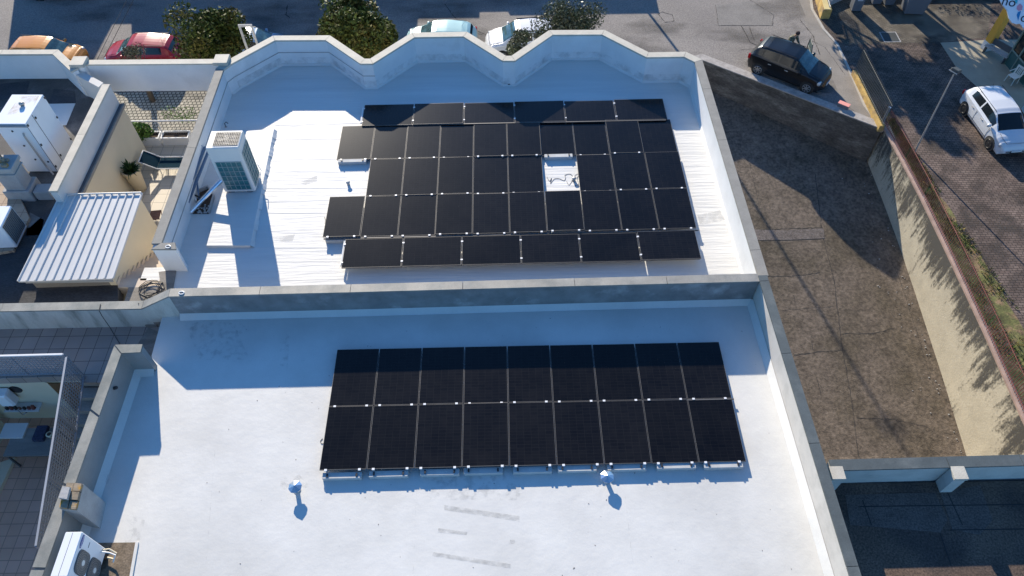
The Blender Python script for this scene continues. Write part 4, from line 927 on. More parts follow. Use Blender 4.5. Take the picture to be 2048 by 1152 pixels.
# cabinet
zc = 1.8; c1_ = at(50.8, 247.6, zc); c2_ = at(82.4, 189, zc); c0_ = at(-14, 247.5, zc)
caz = math.atan2(c1_.y - c0_.y, c1_.x - c0_.x); cw_ = (c1_ - c0_).length; cdp = (c2_ - c1_).length
cb = thing('air_handling_cabinet', 'tall white metal cabinet with latched doors and a rust stained top', 'cabinet', (c0_.x, c0_.y, ZN), caz)
hh = zc - ZN
MB().bbox(0, cw_, 0, cdp, .05, hh, .012).build('casing', M['ice_white'], cb)
b = MB(); b.box(cw_ + .001, cw_ + .008, cdp * .32 - .008, cdp * .32 + .008, .1, hh - .03); b.box(-.006 + cw_, cw_ + .006, -.012, -.004, .1, hh - .04); b.box(.02, cw_ - .02, -.008, -.001, hh - .14, hh - .12); b.build('door_joint', M['fan_grey'], cb)
b = MB()
for y, z in ((.03, hh - .1), (cdp - .05, hh - .1), (.03, 1.2), (cdp - .05, 1.2), (.03, .25), (cdp - .05, .25), (cdp * .36, hh - .2), (cdp * .36, .3)): b.bbox(cw_ + .004, cw_ + .035, y - .02, y + .03, z - .03, z + .04, .006)
for x, z in ((.45, hh - .3), (.5, 1.2), (.55, .6), (.9 * cw_, .5)): b.lathe([(.035, 0), (.03, .02)], n=12, M=Matrix.Translation((min(x, cw_ - .1), -.001, z)) @ Matrix.Rotation(PI / 2, 4, 'X'))
b.build('latch', M['black_pl'], cb)
MB().tube([(cw_ - .25, -.03, hh - .35), (cw_ - .22, -.10, hh - .42), (cw_ - .2, -.09, .35), (cw_ - .05, -.2, .1)], .03, 10).build('pipe', M['silver'], cb)
MB().lathe([(.06, 0), (.06, .05), (.09, .06), (.07, .12), (.02, .13)], (.32 + cw_ * .25, cdp * .62, hh), 14).build('vent_cowl', M['silver'], cb, True)
b = MB(); b.quad(*[(x, y, hh + .003) for x, y in ((.25, cdp * .3), (cw_ - .05, cdp * .35), (cw_ - .1, cdp - .05), (.3, cdp - .1))]); b.build('rust_stain', M['rust'], cb)
b = MB(); [b.box(.05, cw_ - .03, -.012 + 0, -.004, hh - .035 - k * .022, hh - .028 - k * .022) for k in range(4)]; b.build('louvre', M['sky_tint_steel'], cb)
# concrete pillar
pz = 1.35; p0 = at(20, 333, pz - .3); pg = at(55, 400, ZN)
pc_ = thing('concrete_pillar', 'weathered concrete chimney pillar with brick cap in front of the white cabinet', 'chimney', (pg.x - .12, pg.y + .28, ZN))
MB().bbox(-.45, .42, -.35, .35, 0, .45, .03).build('base', M['concrete'], pc_); MB().bbox(-.33, .30, -.27, .27, .45, 1.3, .02).build('shaft', M['concrete'], pc_)
MB().bbox(-.37, .34, -.31, .31, 1.1, 1.14, .01).build('band', M['concrete'], pc_); MB().bbox(-.40, .37, -.34, .34, 1.3, 1.42, .02).build('cap_slab', M['concrete'], pc_)
b = MB(); random.seed(11)
for k in range(7): x, y = random.uniform(-.35, .15), random.uniform(-.3, .15); b.bbox(x, x + .2, y, y + .12, 1.42, 1.42 + random.uniform(.06, .16), .015)
b.build('brick_cap', M['brick_old'], pc_)
p = at(88, 378, ZN + .3); ub = tag(MB().bbox(-.28, .25, -.2, .2, 0, .35, .02).build('concrete_block', M['concrete']), 'squat grey concrete block between the pillar and the neighbour parapet', 'block'); ub.location = (p.x, p.y, ZN)
# small condenser
p = at(36, 497, ZN + .08); sc2 = thing('air_conditioner', 'white outdoor condenser with a fine black side grille at the left edge', 'air conditioner', (p.x, p.y, ZN + .1), .03)
MB().bbox(-.75, 0, 0, .9, .04, .95, .03).build('casing', M['ice_white'], sc2)
MB().box(0.001, .006, .06, .84, .12, .90).build('coil', M['fan_grey'], sc2)
b = MB()
for k in range(13): y = lerp(.06, .84, k / 12); b.box(.008, .014, y - .004, y + .004, .12, .90)
for k in range(13): z = lerp(.12, .90, k / 12); b.box(.0145, .019, .06, .84, z - .004, z + .004)
b.build('wire_guard', M['silver'], sc2); [MB().box(-.70 + k * .5, -.6 + k * .5, 0, .9, -.08, .04).build('foot', M['black_pl'], sc2) for k in range(2)]
# shed
SZ = .30
S0 = [a2(121, 391, SZ), a2(284, 387, SZ), a2(226, 557, SZ - .12), a2(36, 563, SZ - .12)]
shd = thing('ribbed_roof_shed', 'stair head shed with a white ribbed metal roof and cream side wall', 'shed')
zs = [SZ, SZ, SZ - .12, SZ - .12]
b = MB(); b.add([(*S0[i], zs[i]) for i in range(4)] + [(*S0[i], zs[i] - .05) for i in range(4)], [(3, 2, 1, 0)[::-1][::-1], (4, 5, 6, 7)[::-1], (0, 1, 5, 4), (1, 2, 6, 5), (2, 3, 7, 6), (3, 0, 4, 7)]); b.build('roof_sheet', M['ribbed'], shd)
nr = 11
for k in range(nr + 1):
    t_ = k / nr; A = Vector((*S0[0], SZ)).lerp(Vector((*S0[1], SZ)), t_); B_ = Vector((*S0[3], SZ - .12)).lerp(Vector((*S0[2], SZ - .12)), t_); w_ = .03
    b = MB(); b.add([A + Vector((-w_, 0, 0)), A + Vector((-w_ * .5, 0, .04)), A + Vector((w_ * .5, 0, .04)), A + Vector((w_, 0, 0)), B_ + Vector((-w_, 0, 0)), B_ + Vector((-w_ * .5, 0, .04)), B_ + Vector((w_ * .5, 0, .04)), B_ + Vector((w_, 0, 0))], [(0, 4, 5, 1), (1, 5, 6, 2), (2, 6, 7, 3), (0, 1, 2, 3), (7, 6, 5, 4)]); b.build('rib', M['ribbed'], shd)
e0 = MB(); e0.tube([Vector((*S0[0], SZ + .05)), Vector((*S0[1], SZ + .05))], .022, 6); e0.build('ridge_flashing', M['ribbed'], shd)
Sx = [Vector(S0[1]), Vector(S0[2])]; ins = .10
wl2 = [(Sx[0].x - ins, Sx[0].y - .05), (Sx[1].x - ins, Sx[1].y + .12)]
MB().strip([wl2[0], wl2[1]], [(wl2[0][0] - .2, wl2[0][1]), (wl2[1][0] - .2, wl2[1][1])], -3.1, SZ - .18).build('side_wall', M['plaster_cream'], shd)
MB().prism([(S0[3][0] + .25, S0[3][1] + .12), (S0[2][0] - .31, S0[2][1] + .12), (S0[2][0] - .31, S0[2][1] + .3), (S0[3][0] + .25, S0[3][1] + .3)], ZN, SZ - .2).build('front_wall', M['old_screed'], shd)
MB().prism([(S0[0][0] + .1, S0[0][1] - .05), (S0[1][0] - .31, S0[1][1] - .05), (S0[1][0] - .31, S0[1][1] - .25), (S0[0][0] + .1, S0[0][1] - .25)], -3.1, SZ - .06).build('back_wall', M['plaster_cream'], shd)
MB().box(S0[2][0] - 2.6, S0[2][0] - .05, S0[2][1] - .02, S0[2][1] + .02, SZ - .27, SZ - .18).build('gutter', M['rib_grey'], shd)
# stairs down to the lounge terrace
ZLN = -2.45
sw = thing('terrace_stairs', 'travertine stairs going down from the felt roof to the sun terrace', 'stairs')
sx0 = wl2[1][0] + .005; sy = S0[2][1] + .1
for k in range(12):
    zk = ZN - .0 - .165 * k; y_ = sy + .27 * k; x1s = inn[0][0] - .75
    MB().prism([(sx0 + .001, y_), (x1s, y_), (x1s, y_ + .27), (sx0 + .001, y_ + .27)], zk - .5, zk).build('step', M['tread'], sw)
    MB().prism([(sx0 - .001, y_ + .0), (sx0 + .02, y_), (sx0 + .02, y_ + .27), (sx0 - .001, y_ + .27)], zk + .001, zk + .13).build('skirting_tile', M['tread'], sw)
MB().prism([a2(236, 561, ZN), a2(318, 561, ZN), a2(330, 541, ZN), a2(330, 575, ZN), a2(236, 575, ZN)], ZN - .3, ZN + .006).build('landing', M['tread'], sw)
lo = thing('sun_terrace', 'cream tiled sun terrace between the two buildings', 'terrace')
yR = a2(300, 243, ZLN + .95)[1] - .05
tx0, tx1 = W1b[0][0] - 1.4, inn[0][0] + .1
MB().prism([(tx0, sy + 2.2), (tx1 + .2, sy + 2.2), (tx1 + .2, yR + .1), (tx0, yR + .1)], ZLN - .25, ZLN).build('tile_floor', M['tile_cream'], lo)
# railing at the far end
A = a2(243, 243, ZLN + .95); Bx = a2(405, 240, ZLN + .95)
rl_ = thing('railing', 'white railing with fine wire infill at the far end of the sun terrace', 'railing', (A[0] - 1.2, A[1], ZLN))
L_ = Bx[0] - A[0] + 2.0
MB().tube([(0, 0, .95), (L_, 0, .95)], .03, 8).build('handrail', M['rail_white'], rl_)
b = MB(); [b.tube([(k * .09, 0, .08), (k * .09, 0, .93)], .004, 4) for k in range(int(L_ / .09))]; b.tube([(0, 0, .08), (L_, 0, .08)], .015, 6); b.build('wire_infill', M['silver'], rl_)
b = MB(); [b.tube([(x, 0, 0), (x, 0, .95)], .02, 6) for x in (.05, L_ / 2, L_ - .05)]; b.build('post', M['rail_white'], rl_)
# trough planters
def leaves(n, c, r, lmin, lmax, matl, name, parent, seed=0, shell=.35, dens=None, w=.5):
    rng = np.random.default_rng(seed); V = []; Fs = []
    k = 0
    pts = rng.normal(size=(n, 3)); pts /= np.linalg.norm(pts, axis=1)[:, None]; rad = (shell + (1 - shell) * rng.random(n) ** .5)[:, None]; pts = pts * rad * np.array(r) + np.array(c)
    ax = rng.normal(size=(n, 3)); ax /= np.linalg.norm(ax, axis=1)[:, None]; bx_ = np.cross(ax, rng.normal(size=(n, 3))); bx_ /= np.linalg.norm(bx_, axis=1)[:, None]
    L_ = rng.uniform(lmin, lmax, n)[:, None]
    a = pts - ax * L_ / 2; c2 = pts + ax * L_ / 2; b1 = pts + bx_ * L_ * w / 2; b2 = pts - bx_ * L_ * w / 2
    V = np.stack([a, b1, c2, b2], 1).reshape(-1, 3); F = np.arange(4 * n).reshape(-1, 4)
    me = bpy.data.meshes.new(name); me.from_pydata(V.tolist(), [], F.tolist()); me.materials.append(M[matl]); o = bpy.data.objects.new(name, me); COL.objects.link(o); o.parent = parent; return o
def trough(px, py, L_, label, plant):
    p = at(px, py, ZLN); t = thing('planter', label, 'planter', (p.x, p.y, ZLN), 0, 'white trough planters on the sun terrace')
    W_ = .42; H_ = .38; b = MB(); b.box(0, L_, 0, .035, 0, H_); b.box(0, L_, W_ - .035, W_, 0, H_); b.box(0, .035, .035, W_ - .035, 0, H_); b.box(L_ - .035, L_, .035, W_ - .035, 0, H_); b.box(-.015, L_ + .015, -.015, -.001, H_ - .06, H_); b.build('trough', M['rail_white'], t)
    MB().box(.036, L_ - .036, .036, W_ - .036, .02, H_ - .07).build('soil', M['soil'], t)
    if plant: leaves(plant[1], (L_ * plant[0], .2, .55), plant[2], .08, .17, 'leaf_bright', 'plant', t, seed=int(px), w=.6)
    return t
trough(218, 292, .7, 'white trough planter nearest the cream wall with a leafy plant', (.5, 500, (.42, .34, .36)))
trough(266, 292, 1.12, 'white trough planter with lush green plants at its left end', (.34, 800, (.55, .36, .38)))
trough(328, 291, 1.05, 'white trough planter with bare brown soil', None)
gp = thing('climbing_plant', 'thin airy green plant growing against the white terrace railing', 'plant', at(375, 262, ZLN))
leaves(380, (0, .1, .75), (.9, .2, .45), .05, .11, 'leaf_bright', 'foliage', gp, seed=8, shell=.1); b = MB(); [b.tube([(x, .1, 0), (x * 1.3, .1, .9)], .006, 5) for x in (-.5, -.2, .1, .4)]; b.build('stem', M['trunk'], gp)
# tall round pot
p = at(281, 382, ZLN); pt = thing('tall_planter', 'tall tapered ivory pot with a spiky green plant beside the cream wall', 'planter', (p.x, p.y + .1, ZLN))
MB().lathe([(.2, 0), (.31, .98), (.33, 1.0), (.27, 1.0), (.26, .93)], n=28).build('pot', M['terracotta_w'], pt, True); MB().lathe([(.259, .92), (.25, .935)], n=20).build('soil', M['soil'], pt)
b = MB(); rng = random.Random(4)
for k in range(120):
    a = rng.uniform(0, 2 * PI); e_ = rng.uniform(.15, 1.35); L_ = rng.uniform(.28, .5); d = Vector((math.cos(a) * math.cos(e_), math.sin(a) * math.cos(e_), math.sin(e_))); s_ = Vector((-math.sin(a), math.cos(a), 0)) * .022
    o0 = Vector((math.cos(a) * .05, math.sin(a) * .05, .95)); m_ = o0 + d * L_ * .55; t2 = o0 + d * L_ + Vector((0, 0, -L_ * .22 * math.cos(e_)))
    b.add([o0 - s_ * .5, m_ - s_, t2, m_ + s_, o0 + s_ * .5], [(0, 1, 2, 3, 4)])
b.build('blades', M['leaf_agave'], pt)
# sun lounger
p = at(291, 338, ZLN + .3); sg = thing('sun_lounger', 'sun lounger with white frame and navy sling on the cream tiles', 'sun lounger', (p.x, p.y, ZLN), 0)
b = MB()
for y in (0, .62): b.tube([(.42, y, .3), (2.0, y, .3)], .02, 8); b.tube([(.42, y, .3), (-.12, y, .66)], .02, 8)
b.tube([(2.0, 0, .3), (2.0, .62, .3)], .02, 8); b.tube([(-.12, 0, .66), (-.12, .62, .66)], .02, 8); b.build('frame', M['rail_white'], sg)
MB().box(.42, 1.98, .03, .59, .295, .302).build('seat_sling', M['navy_mesh'], sg)
b = MB(); b.add([(.41, .03, .305), (.41, .59, .305), (-.10, .59, .65), (-.10, .03, .65), (.41, .03, .297), (.41, .59, .297), (-.10, .59, .642), (-.10, .03, .642)], [(0, 1, 2, 3), (7, 6, 5, 4), (0, 3, 7, 4), (1, 5, 6, 2), (3, 2, 6, 7)]); b.build('backrest_sling', M['navy_mesh'], sg)
for x, y in ((.5, .02), (1.85, .02), (.5, .6), (1.85, .6)): MB().tube([(x, y, 0), (x, y, .3)], .018, 6).build('leg', M['rail_white'], sg)
# stool
p = at(310, 430, ZLN + .45); stl = thing('stool', 'dark red wooden folding stool by the foot of the stairs', 'stool', (p.x, p.y, ZLN), .1)
b = MB(); [b.box(-.18, .18, -.22 + k * .075, -.16 + k * .075, .44, .46) for k in range(6)]; b.build('seat', M['wood'], stl)
for sx_ in (-.17, .17):
    for s2 in (1, -1): MB().tube([(sx_, -.2 * s2, 0), (sx_, .2 * s2, .44)], .014, 6).build('leg', M['wood'], stl)
# hose
b = MB(); rng = random.Random(2); pc2 = at(305, 580, ZN)
P = []
for k in range(90):
    a = k * .42; r = .30 + .09 * math.sin(k * .31) + rng.uniform(-.03, .03); P.append(Vector((pc2.x + r * math.cos(a), pc2.y + r * .8 * math.sin(a), ZN + .02 + .06 * (k / 90) + rng.uniform(0, .02))))
P += [at(290, 597, ZN + .05), at(277, 607, ZE + .02)]
tag(b.tube(P, .011, 6).build('hose_coil', M['black_pl']), 'coiled black hose lying at the end of the divider wall', 'hose')
cable('cable', 'thin black cable hanging over the stained wall down to the tiled terrace', [(200, 606), (198, 620)], ZT, .008) if False else None
P = [at(201, 608, ZE + .02), at(198, 621, ZE + .02), at(204, 632, ZE - .15), at(220, 655, zt0 + .1), at(230, 672, zt0 + .02), at(240, 688, zt0 + .02)]
tag(MB().tube(P, .010, 6).build('cable', M['black_pl']), 'thin black cable hanging over the stained wall down to the tiled terrace', 'cable')
# forecourt of cobbles under the beam
tag(poly_sheet('cobbled_forecourt', [a2(195, 176, ZS), a2(455, 176, ZS), (a2(455, 176, ZS)[0] + 1, 20), (a2(195, 176, ZS)[0] - 3, 20)], ZS + .014 - .0, M['cobble']), kind='structure')
gs = MB(); gs.prism([(-24, 14), (-10, 14), (-10, 26.2), (-24, 26.2)], ZS - .3, ZS + .004); tag(gs.build('forecourt_base', M['concrete']), kind='structure')

# ================================================================ TERRACE BUILDING (right, below the corner)
tr = thing('felt_terrace_building', 'neighbouring terrace with mineral felt floor behind a white wall with sheet coping', 'building')
ZF = .83
ft = [a2(1650, 941.5, ZF), a2(1900, 935.0, ZF), a2(2048, 931.0, ZF), a2(2180, 927.5, ZF)]
ft[0] = (7.35, ft[0][1])
bk_ = offset(ft, .30)
seg_split('sheet_coping', ft, 0, .27, ZF - .045, ZF, M['galv'], tr, maxlen=2.8)
MB().strip(offset(ft, .03), offset(ft, .24), -13.2, ZF - .047).build('parapet_wall', M['wall_beige'], tr)
MB().box(7.3, 16, -3, ft[0][1] + .02, -13.2, .0).build('felt_floor', M['gravel_felt'], tr)
for px in (1672, 1915):
    p = at(px, 934, ZF); t_ = MB()
    t_.box(p.x - .14, p.x + .14, p.y - .28, p.y - .0, 0, ZF - .08); t_.build('buttress', M['wall_beige'], tr)
    MB().bbox(p.x - .16, p.x + .16, p.y - .30, p.y + .02, ZF - .078, ZF + .006, .01).build('buttress_cap', M['coping'], tr)
for P in ([(1690, 990), (1870, 985), (1895, 1040), (1880, 1065), (1700, 1050)], [(1880, 985), (1960, 970), (1985, 1040), (1960, 1070), (1905, 1060)]):
    MB().prism([a2(x, y, 0) for x, y in P], .001, .006).build('felt_patch', mat('pale felt patch', (.115, .088, .072), .95, var=.2, scale=2, fine=.4, fscale=25), tr)
b = MB()
for a_, c_ in (((1720, 1013), (2100, 1008)), ((1895, 985), (1925, 1050)), ((1880, 1066), (1902, 1130)), ((1900, 1060), (2100, 1057)), ((1725, 1000), (1743, 1050))):
    A_, B_ = at(*a_, .008), at(*c_, .008); d = (B_ - A_); n_ = Vector((-d.y, d.x, 0)).normalized() * .012; b.quad(A_ - n_, B_ - n_, B_ + n_, A_ + n_)
b.build('felt_joint', M['dark'], tr)

# ================================================================ CARS
def interp(st, x):
    for i in range(len(st) - 1):
        if st[i][0] <= x <= st[i + 1][0]:
            t = (x - st[i][0]) / (st[i + 1][0] - st[i][0]); t = t * t * (3 - 2 * t) * .5 + t * .5
            return [lerp(a, b, t) for a, b in zip(st[i], st[i + 1])]
    return list(st[-1] if x > 0 else st[0])
HATCH = [(-.500, .58, .60, .34, .27), (-.490, .82, .86, .405, .31), (-.465, .95, 1.00, .455, .34), (-.42, .99, 1.28, .482, .345), (-.375, 1.0, 1.41, .49, .335), (-.30, 1.0, 1.475, .497, .34), (-.1, .98, 1.52, .5, .345), (.04, .96, 1.50, .5, .345), (.105, .95, 1.44, .5, .34), (.20, .94, 1.19, .498, .365), (.29, .91, .975, .49, .40), (.36, .86, .925, .48, .39), (.43, .77, .82, .455, .35), (.475, .64, .68, .41, .30), (.494, .52, .55, .35, .25), (.5, .42, .44, .29, .22)]
def car(name, label, L_, W_, H_, wb, paint, px, z, heading, glass='glass', windscreen='glass_teal', grill=None, place='centre', rear_plate=False, wheels='rim'):
    k = H_ / 1.52
    body_m = mat(name + ' paint', paint, .28, var=.03, spec=.6, fine=0) if isinstance(paint, tuple) else paint
    t = thing(name, label, 'car', (px[0], px[1], z), heading)
    xs = sorted(set([s[0] for s in HATCH] + [-.33, -.12, -.10, .09] + [lerp(-.5, .5, i / 36) for i in range(37)]))
    rows = []
    for x in xs:
        _, zb, zt2, hb, ht = interp(HATCH, x); X = x * L_; fl_ = 0
        zb *= k; zt2 *= k; hb *= W_; ht *= W_; zl = .20 + (.16 if abs(x) > .47 else 0)
        cab = zt2 - zb > .12 * k
        rows.append((x, [(X, hb * .93, zl), (X, hb * .995, zl + .12), (X, hb, (zl + zb) / 2), (X, hb * .985, zb - .04), (X, hb * .955, zb), (X, lerp(hb * .955, ht, .18), lerp(zb, zt2, .15)), (X, lerp(hb * .955, ht, .82), lerp(zb, zt2, .84)), (X, ht * .97, zt2 - .012), (X, ht * .8, zt2 + .008), (X, ht * .4, zt2 + .022), (X, 0, zt2 + .026)]))
    parts = {'body': MB(), 'windscreen': MB(), 'rear_window': MB(), 'side_window1': MB(), 'side_window-1': MB()}
    def quad(nm, a): parts[nm].add(a, [(0, 1, 2, 3)])
    for i in range(len(rows) - 1):
        xa_, A_ = rows[i]; xb_, B_ = rows[i + 1]; xm = (xa_ + xb_) / 2
        for j in range(10):
            nm = 'body'
            if j == 5 and (-.33 < xm < -.12 or -.10 < xm < .19) and A_[6][2] - A_[5][2] > .05: nm = 'side_window'
            if j >= 7 and .115 < xm < .278: nm = 'windscreen'
            if j >= 7 and -.452 < xm < -.405: nm = 'rear_window'
            for s in (1, -1):
                v = [(p[0], p[1] * s, p[2]) for p in (A_[j], B_[j], B_[j + 1], A_[j + 1])]
                quad(nm + str(s) if nm == 'side_window' else nm, v if s < 0 else v[::-1])
    for idx, flip in ((0, 0), (-1, 1)):
        r = rows[idx][1]; ring = [(p[0], p[1], p[2]) for p in r] + [(p[0], -p[1], p[2]) for p in r[::-1][1:]]
        parts['body'].add(ring, [tuple(range(len(ring)))])
    parts['body'].box(-.46 * L_, .46 * L_, -.43 * W_, .43 * W_, .19, .30)
    bo = parts['body'].build('body', body_m, t, True)
    parts['windscreen'].build('windscreen', M[windscreen], t, True); parts['rear_window'].build('rear_window', M[glass], t, True); [parts['side_window' + s].build('side_window', M[glass], t, True) for s in ('1', '-1')]
    wr = .315
    cx0 = (-wb / 2 + -.02 * L_ * 0)
    for sx_, X in ((0, -wb / 2), (1, wb / 2)):
        for s in (1, -1):
            R = Matrix.Translation((X, s * (W_ / 2 - .10), wr)) @ Matrix.Rotation(-s * PI / 2, 4, 'X')
            MB().lathe([(wr + .055, .03), (wr + .055, .098)], n=26, M=R).build('wheel_arch', M['dark'], t)
            wt = MB().lathe([(wr - .04, -.1), (wr, -.07), (wr, .085), (wr - .02, .108), (wr - .09, .112)], n=28, M=R).build('wheel', M['rubber'], t, True)
            rm = MB(); rm.lathe([(wr - .095, .104), (wr - .095, .1125)], n=24, M=R)
            rm.build('rim_well', M['dark'], wt)
            sp_ = MB()
            for q2 in range(7):
                a = q2 * 2 * PI / 7; d = Vector((math.cos(a), math.sin(a), 0)); e_ = Vector((-math.sin(a), math.cos(a), 0))
                sp_.add([R @ (d * .03 + e_ * .03 + Vector((0, 0, .120))), R @ (d * .03 - e_ * .03 + Vector((0, 0, .120))), R @ (d * (wr - .10) - e_ * .02 + Vector((0, 0, .116))), R @ (d * (wr - .10) + e_ * .02 + Vector((0, 0, .116)))], [(0, 1, 2, 3)])
            sp_.tube([R @ Vector(((wr - .10) * math.cos(a), (wr - .10) * math.sin(a), .115)) for a in np.linspace(0, 2 * PI, 25)], .012, 6)
            sp_.lathe([(.05, .116), (.045, .124)], n=14, M=R); sp_.build('rim', M[wheels], wt)
    for s in (1, -1):
        X = .445 * L_; hb = .45 * W_
        MB().bbox(X - .16, X + .05, min(s * (hb - .24), s * (hb + .005)), max(s * (hb - .24), s * (hb + .005)), .60 * k, .775 * k, .05).build('headlight', M['lamp_glass'], t, True)
        MB().bbox(-.495 * L_, -.462 * L_, min(s * (hb - .12), s * (hb + .015)), max(s * (hb - .12), s * (hb + .015)), .70 * k, .93 * k, .015).build('tail_light', M['tail_red'], t)
        mb_ = MB(); mb_.bbox(.17 * L_, .17 * L_ + .13, min(s * W_ * .48, s * (W_ * .48 + .2)), max(s * W_ * .48, s * (W_ * .48 + .2)), .97 * k, 1.10 * k, .035); mb_.build('wing_mirror', body_m, t, True)
    MB().box(.4985 * L_, .502 * L_, -.30, .30, .34, .50 * k).build('grille', M['black_pl'], t)
    MB().box(.502 * L_, .508 * L_, -.26, .26, .42, .52).build('number_plate', M['plate'], t)
    MB().tube([(-.30 * L_, 0, 1.49 * k), (-.34 * L_, 0, 1.49 * k + .22)], .006, 5).build('aerial', M['black_pl'], t)
    b = MB(); [b.box(-.36 * L_, .08 * L_, s * .34 * W_ - .008, s * .34 * W_ + .008, 1.475 * k, 1.50 * k) for s in (1, -1)]; b.build('roof_gutter', M['black_pl'], t)
    b = MB()
    for s in (1, -1):
        for xx in (-.11, .195): b.box(xx * L_ - .006, xx * L_ + .006, min(s * W_ * .4985, s * W_ * .5035), max(s * W_ * .4985, s * W_ * .5035), .32, .90 * k)
        b.box(-.33 * L_, .2 * L_, min(s * W_ * .498, s * W_ * .506), max(s * W_ * .498, s * W_ * .506), .36, .375)
    b.build('door_seams', M['dark'], t)
    for s in (1, -1):
        for xx in (-.20, .02): MB().bbox(xx * L_ - .09, xx * L_ + .09, min(s * W_ * .492, s * (W_ * .492 + .035)), max(s * W_ * .492, s * (W_ * .492 + .035)), .80 * k, .835 * k, .008).build('door_handle', M['silver'], t)
    b = MB()
    for y0_, y1_ in ((-.10, -.58), (.45, -.05)): b.tube([(.283 * L_, y0_, .985 * k), (.262 * L_, y1_, 1.045 * k)], .010, 5)
    b.build('wipers', M['black_pl'], t)
    b = MB()
    for s in (1, -1): b.tube([(.292 * L_, s * .36 * W_, .965 * k), (.38 * L_, s * .365 * W_, .915 * k), (.45 * L_, s * .30 * W_, .80 * k)], .007, 5)
    b.tube([(.452 * L_, -.30 * W_, .80 * k), (.458 * L_, 0, .815 * k), (.452 * L_, .30 * W_, .80 * k)], .007, 5); b.build('bonnet_seam', M['dark'], t)
    return t
def ppos(px, py, z): p = at(px, py, z); return (p.x, p.y)
# black hatchback
rw, fwp = at(1513.6, 147.2, ZS), at(1610.5, 184.7, ZS); d = (fwp - rw).normalized(); hd_ = math.atan2(d.y, d.x); nrm = Vector((-d.y, d.x, 0)); cen = (rw + fwp) / 2 + nrm * .80
bc = car('parked_car', 'black hatchback with an open front door standing beside the retaining wall', 4.27, 1.78, 1.60, 2.75, (.006, .007, .009), (cen.x, cen.y), ZS, hd_)
dr_ = thing('open_door_tmp', None, None); bpy.data.objects.remove(dr_)
Md = Matrix.Translation((.70, .90, 0)) @ Matrix.Rotation(R_(122), 4, 'Z')
b = MB(); b.box(0, 1.0, -.03, .03, .35, .95, Md); do = b.build('door', bc.children[0].data.materials[0], bc)
b = MB(); b.tube([Md @ Vector(v) for v in ((0, 0, .95), (.35, 0, 1.42), (.95, 0, 1.45), (1.0, 0, .95))], .025, 6); b.build('window_frame', M['black_pl'], do)
b = MB(); b.add([Md @ Vector(v) for v in ((.03, 0, .96), (.36, 0, 1.40), (.93, 0, 1.43), (.98, 0, .96))], [(0, 1, 2, 3)]); b.build('window_pane', M['glass_teal'], do)
# white hatchback at the right
rw, fwp = at(1924, 228, ZS), at(1970.8, 295, ZS); d = (fwp - rw).normalized(); nrm = Vector((-d.y, d.x, 0)); cen = (rw + fwp) / 2 + nrm * .80
wbs = (fwp - rw).length
car('parked_car', 'white hatchback parked nose down on the red block paving', 4.25, 1.82, 1.50, 2.62, (.60, .62, .64), (cen.x + .08, cen.y), ZS, math.atan2(d.y, d.x), windscreen='glass', wheels='black_pl')
# cars behind the parapet
def car_at(label, px_mid, py_mid, zmid, heading, **kw):
    p = at(px_mid, py_mid, zmid); kw.setdefault('L_', 4.1); kw.setdefault('W_', 1.74); kw.setdefault('H_', 1.5); kw.setdefault('wb', 2.5)
    return car('parked_car', label, kw['L_'], kw['W_'], kw['H_'], kw['wb'], kw['paint'], (p.x, p.y), ZS, heading, windscreen=kw.get('ws', 'glass_teal'))
car_at('orange compact car parked behind the left neighbour parapet', 84, 90, ZS + 1.3, R_(-5), paint=(.60, .24, .03), L_=3.9, W_=1.7, wb=2.3)
car_at('dark red hatchback parked half hidden by a shrub and a tree', 278, 84, ZS + 1.3, R_(178), paint=(.33, .012, .02), L_=4.2)
car_at('pale blue car parked half hidden behind the first dark tree', 497, 72, ZS + 1.3, R_(1), paint=(.20, .32, .46), L_=4.0)
car_at('white hatchback with pale glassy roof parked behind the middle of the scalloped parapet', 880, 56, ZS + 1.3, R_(178), paint=(.40, .60, .58), L_=4.0, H_=1.45)
sv = car_at('silver white crossover with black lower panels half hidden by the small leaved tree', 1047, 58, ZS + 1.35, R_(184), paint=(.70, .70, .70), L_=4.2, H_=1.62, W_=1.8)
for s in (1, -1): MB().tube([(-.36 * 4.2, s * .62, 1.63), (.08 * 4.2, s * .62, 1.61)], .022, 6).build('roof_rail', M['black_pl'], sv)
for s in (1, -1): MB().box(-1.9, 1.85, min(s * .885, s * .906), max(s * .885, s * .906), .24, .62).build('lower_cladding', M['black_pl'], sv)
car_at('dark car standing at the far kerb at the top left of the street', 118, -42, ZS + .9, R_(180), paint=(.015, .015, .016), L_=4.4)

# ================================================================ PERSON behind the black car
def skin_body(name, joints, edges, radii, matl, parent):
    me = bpy.data.meshes.new(name); me.from_pydata(joints, edges, []); o = bpy.data.objects.new(name, me); COL.objects.link(o); o.parent = parent
    o.modifiers.new('skin', 'SKIN'); me.skin_vertices[0].data[0].use_root = True
    for i, r in enumerate(radii): me.skin_vertices[0].data[i].radius = (r, r * .85) if not isinstance(r, tuple) else r
    s = o.modifiers.new('sub', 'SUBSURF'); s.levels = 1; s.render_levels = 2; me.materials.append(M[matl]); return o
pp_ = at(1584, 75, ZS + 1.3)
pe = thing('person', 'person in an olive camouflage jacket and dark cap leaning behind the black car', 'person', (pp_.x, pp_.y, ZS), R_(-60))
J = [(0, 0, .95), (0, 0, 1.15), (.08, 0, 1.38), (.16, 0, 1.50), (.23, 0, 1.60), (.27, 0, 1.72),
     (.10, .19, 1.42), (.20, .27, 1.16), (.42, .22, 1.08), (.50, .20, 1.07), (.10, -.19, 1.42), (.20, -.27, 1.16), (.42, -.22, 1.08), (.50, -.20, 1.07),
     (0, .10, .88), (.03, .11, .48), (-.02, .12, .08), (.14, .13, .04), (0, -.10, .88), (.03, -.11, .48), (-.02, -.12, .08), (.14, -.13, .04)]
